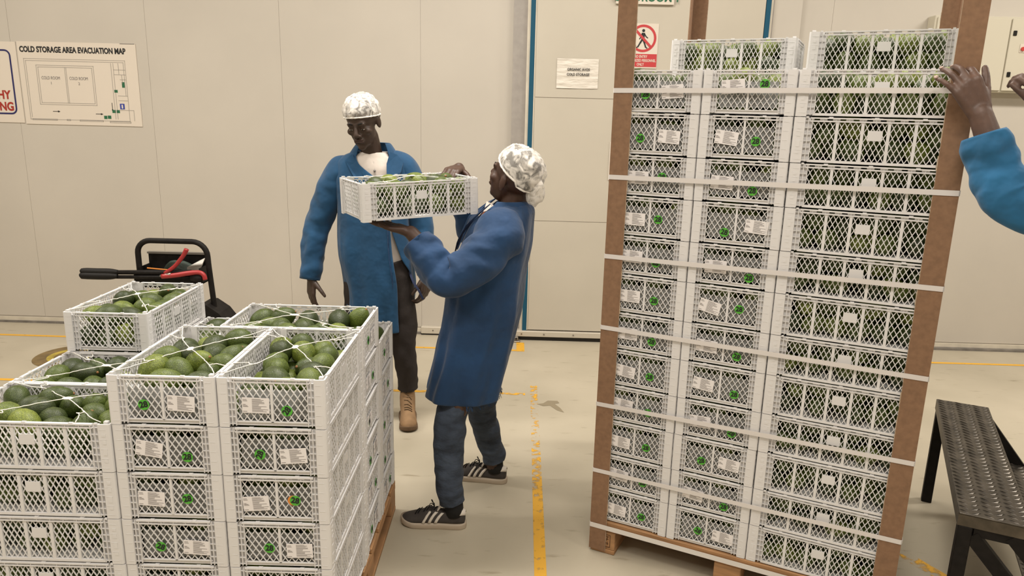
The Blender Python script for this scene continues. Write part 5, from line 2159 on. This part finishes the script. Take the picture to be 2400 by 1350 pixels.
# metal offcut and orange stick in the tray
o = thing('metal_offcut', 'shiny bent metal sheet lying in the cart tray', 'offcut', (-1.70, 3.86, .81))
part('sheet', MB().add([(-1.75, 3.83, .885), (-1.672, 3.83, .895), (-1.668, 3.87, .930), (-1.70, 3.87, .915), (-1.75, 3.833, .880), (-1.672, 3.833, .890), (-1.668, 3.873, .925), (-1.70, 3.873, .910)], [(0, 1, 2, 3), (7, 6, 5, 4), (0, 4, 5, 1), (1, 5, 6, 2), (2, 6, 7, 3), (3, 7, 4, 0)]), M_sheet, o)
part('fold', MB().add([(-1.75, 3.81, .80), (-1.672, 3.81, .80), (-1.672, 3.83, .894), (-1.75, 3.83, .884)], [(0, 1, 2, 3)]), M_sheet, o)
o = thing('folded_bag', 'dark green folded plastic bag in the cart tray', 'bag', (-1.78, 3.85, .81))
bg = MB().ell((-1.80, 3.852, .862), (.09, .032, .055), 16, 10)
bg.v = [tuple(Vector(v) + Vector((0, 0, .025 * noise.noise(Vector(v) * 14)))) for v in bg.v]
part('bag', bg, M_greend, o)
b = MB()
b.tube([(-1.945, 3.79, .884), (-1.83, 3.79, .876)], .0035, 6)
tag(b.build('orange_stick', M_orange), 'thin orange stick lying on the crimping tool', 'stick')

# ================================================================== STEEL STEP at the right
stp = thing('steel_step', 'black steel two-tread step with diamond plate treads', 'step', (1.968, 3.160, 0), AR)
# local: x = across towards lower tread, y = -length (towards camera)
TW, TL_, TZ = .205, 1.12, .50


def tread(name, x0, x1, y0, y1, z, parent):
    q = MB().bbox(x0, x1, y0, y1, z - .006, z, .0015).build(name, M_plate, parent)
    rb = MB()
    dx, dy = .034, .030
    nx = int((x1 - x0) / dx)
    ny = int((y1 - y0) / dy)
    for i in range(nx):
        for j in range(ny):
            cx, cy = x0 + (i + .5) * (x1 - x0) / nx, y0 + (j + .5) * (y1 - y0) / ny
            a = math.radians(35 if (i % 2) else -35)
            l, w = .0185, .0052
            c, s = math.cos(a), math.sin(a)

            def P(u, v, zz):
                return (cx + u * c - v * s, cy + u * s + v * c, zz)
            if not (x0 + .012 < cx < x1 - .012):
                continue
            rb.add([P(-l, 0, z), P(0, -w, z), P(l, 0, z), P(0, w, z), P(-l * .45, 0, z + .003), P(l * .45, 0, z + .003)],
                   [(0, 1, 5, 4), (1, 2, 5), (2, 3, 4, 5), (3, 0, 4)])
    tag(rb.build('tread_ridges', M_plate, q), 'raised diamond pattern of the plate', kind='stuff')
    return q


tread('tread', 0, TW, -TL_, 0, TZ, stp)
for x0, x1, y0, y1 in ((0.0005, .005, -TL_, 0), (TW - .005, TW - .0005, -TL_, 0), (0.005, TW - .005, -.005, -.0005), (0.005, TW - .005, -TL_ + .0005, -TL_ + .005)):
    MB().box(x0, x1, y0, y1, TZ - .045, TZ - .0062).build('edge_angle', mat('worn_edge', (.12, .10, .075), .45, metal=.5, noise_amt=.4), stp)
for y in (-.040, -TL_):
    for x in (.004,):
        MB().bbox(x, x + .042, y, y + .040, 0, TZ - .046, .002).build('leg', M_black, stp)
tread('lower_tread', TW + .02, TW + .24, -TL_ + .02, -.02, .27, stp)
for y in (-.040, -TL_):
    b = MB()
    b.bar((TW - .05 if y < -.5 else TW - .02, y + .02, TZ - .03 if y > -.5 else TZ - .05), (TW + .33, y + .02, .03), .042, .036, (0, 1, 0), True)
    b.build('stringer', M_black, stp)
    MB().box(.05, TW, y + .004, y + .036, TZ - .075, TZ - .046).build('cross_rail', M_black, stp)
b = MB()
b.bar((.045, -TL_ + .02, TZ - .075), (TW + .20, -TL_ + .02, .02), .045, .036, (0, 1, 0), True)
b.build('brace', M_black, stp)
MB().bbox(TW + .20, TW + .24, -.06, -.02, 0, .263, .002).build('leg', M_black, stp)
MB().bbox(TW + .20, TW + .24, -TL_ + .02, -TL_ + .06, 0, .263, .002).build('leg', M_black, stp)
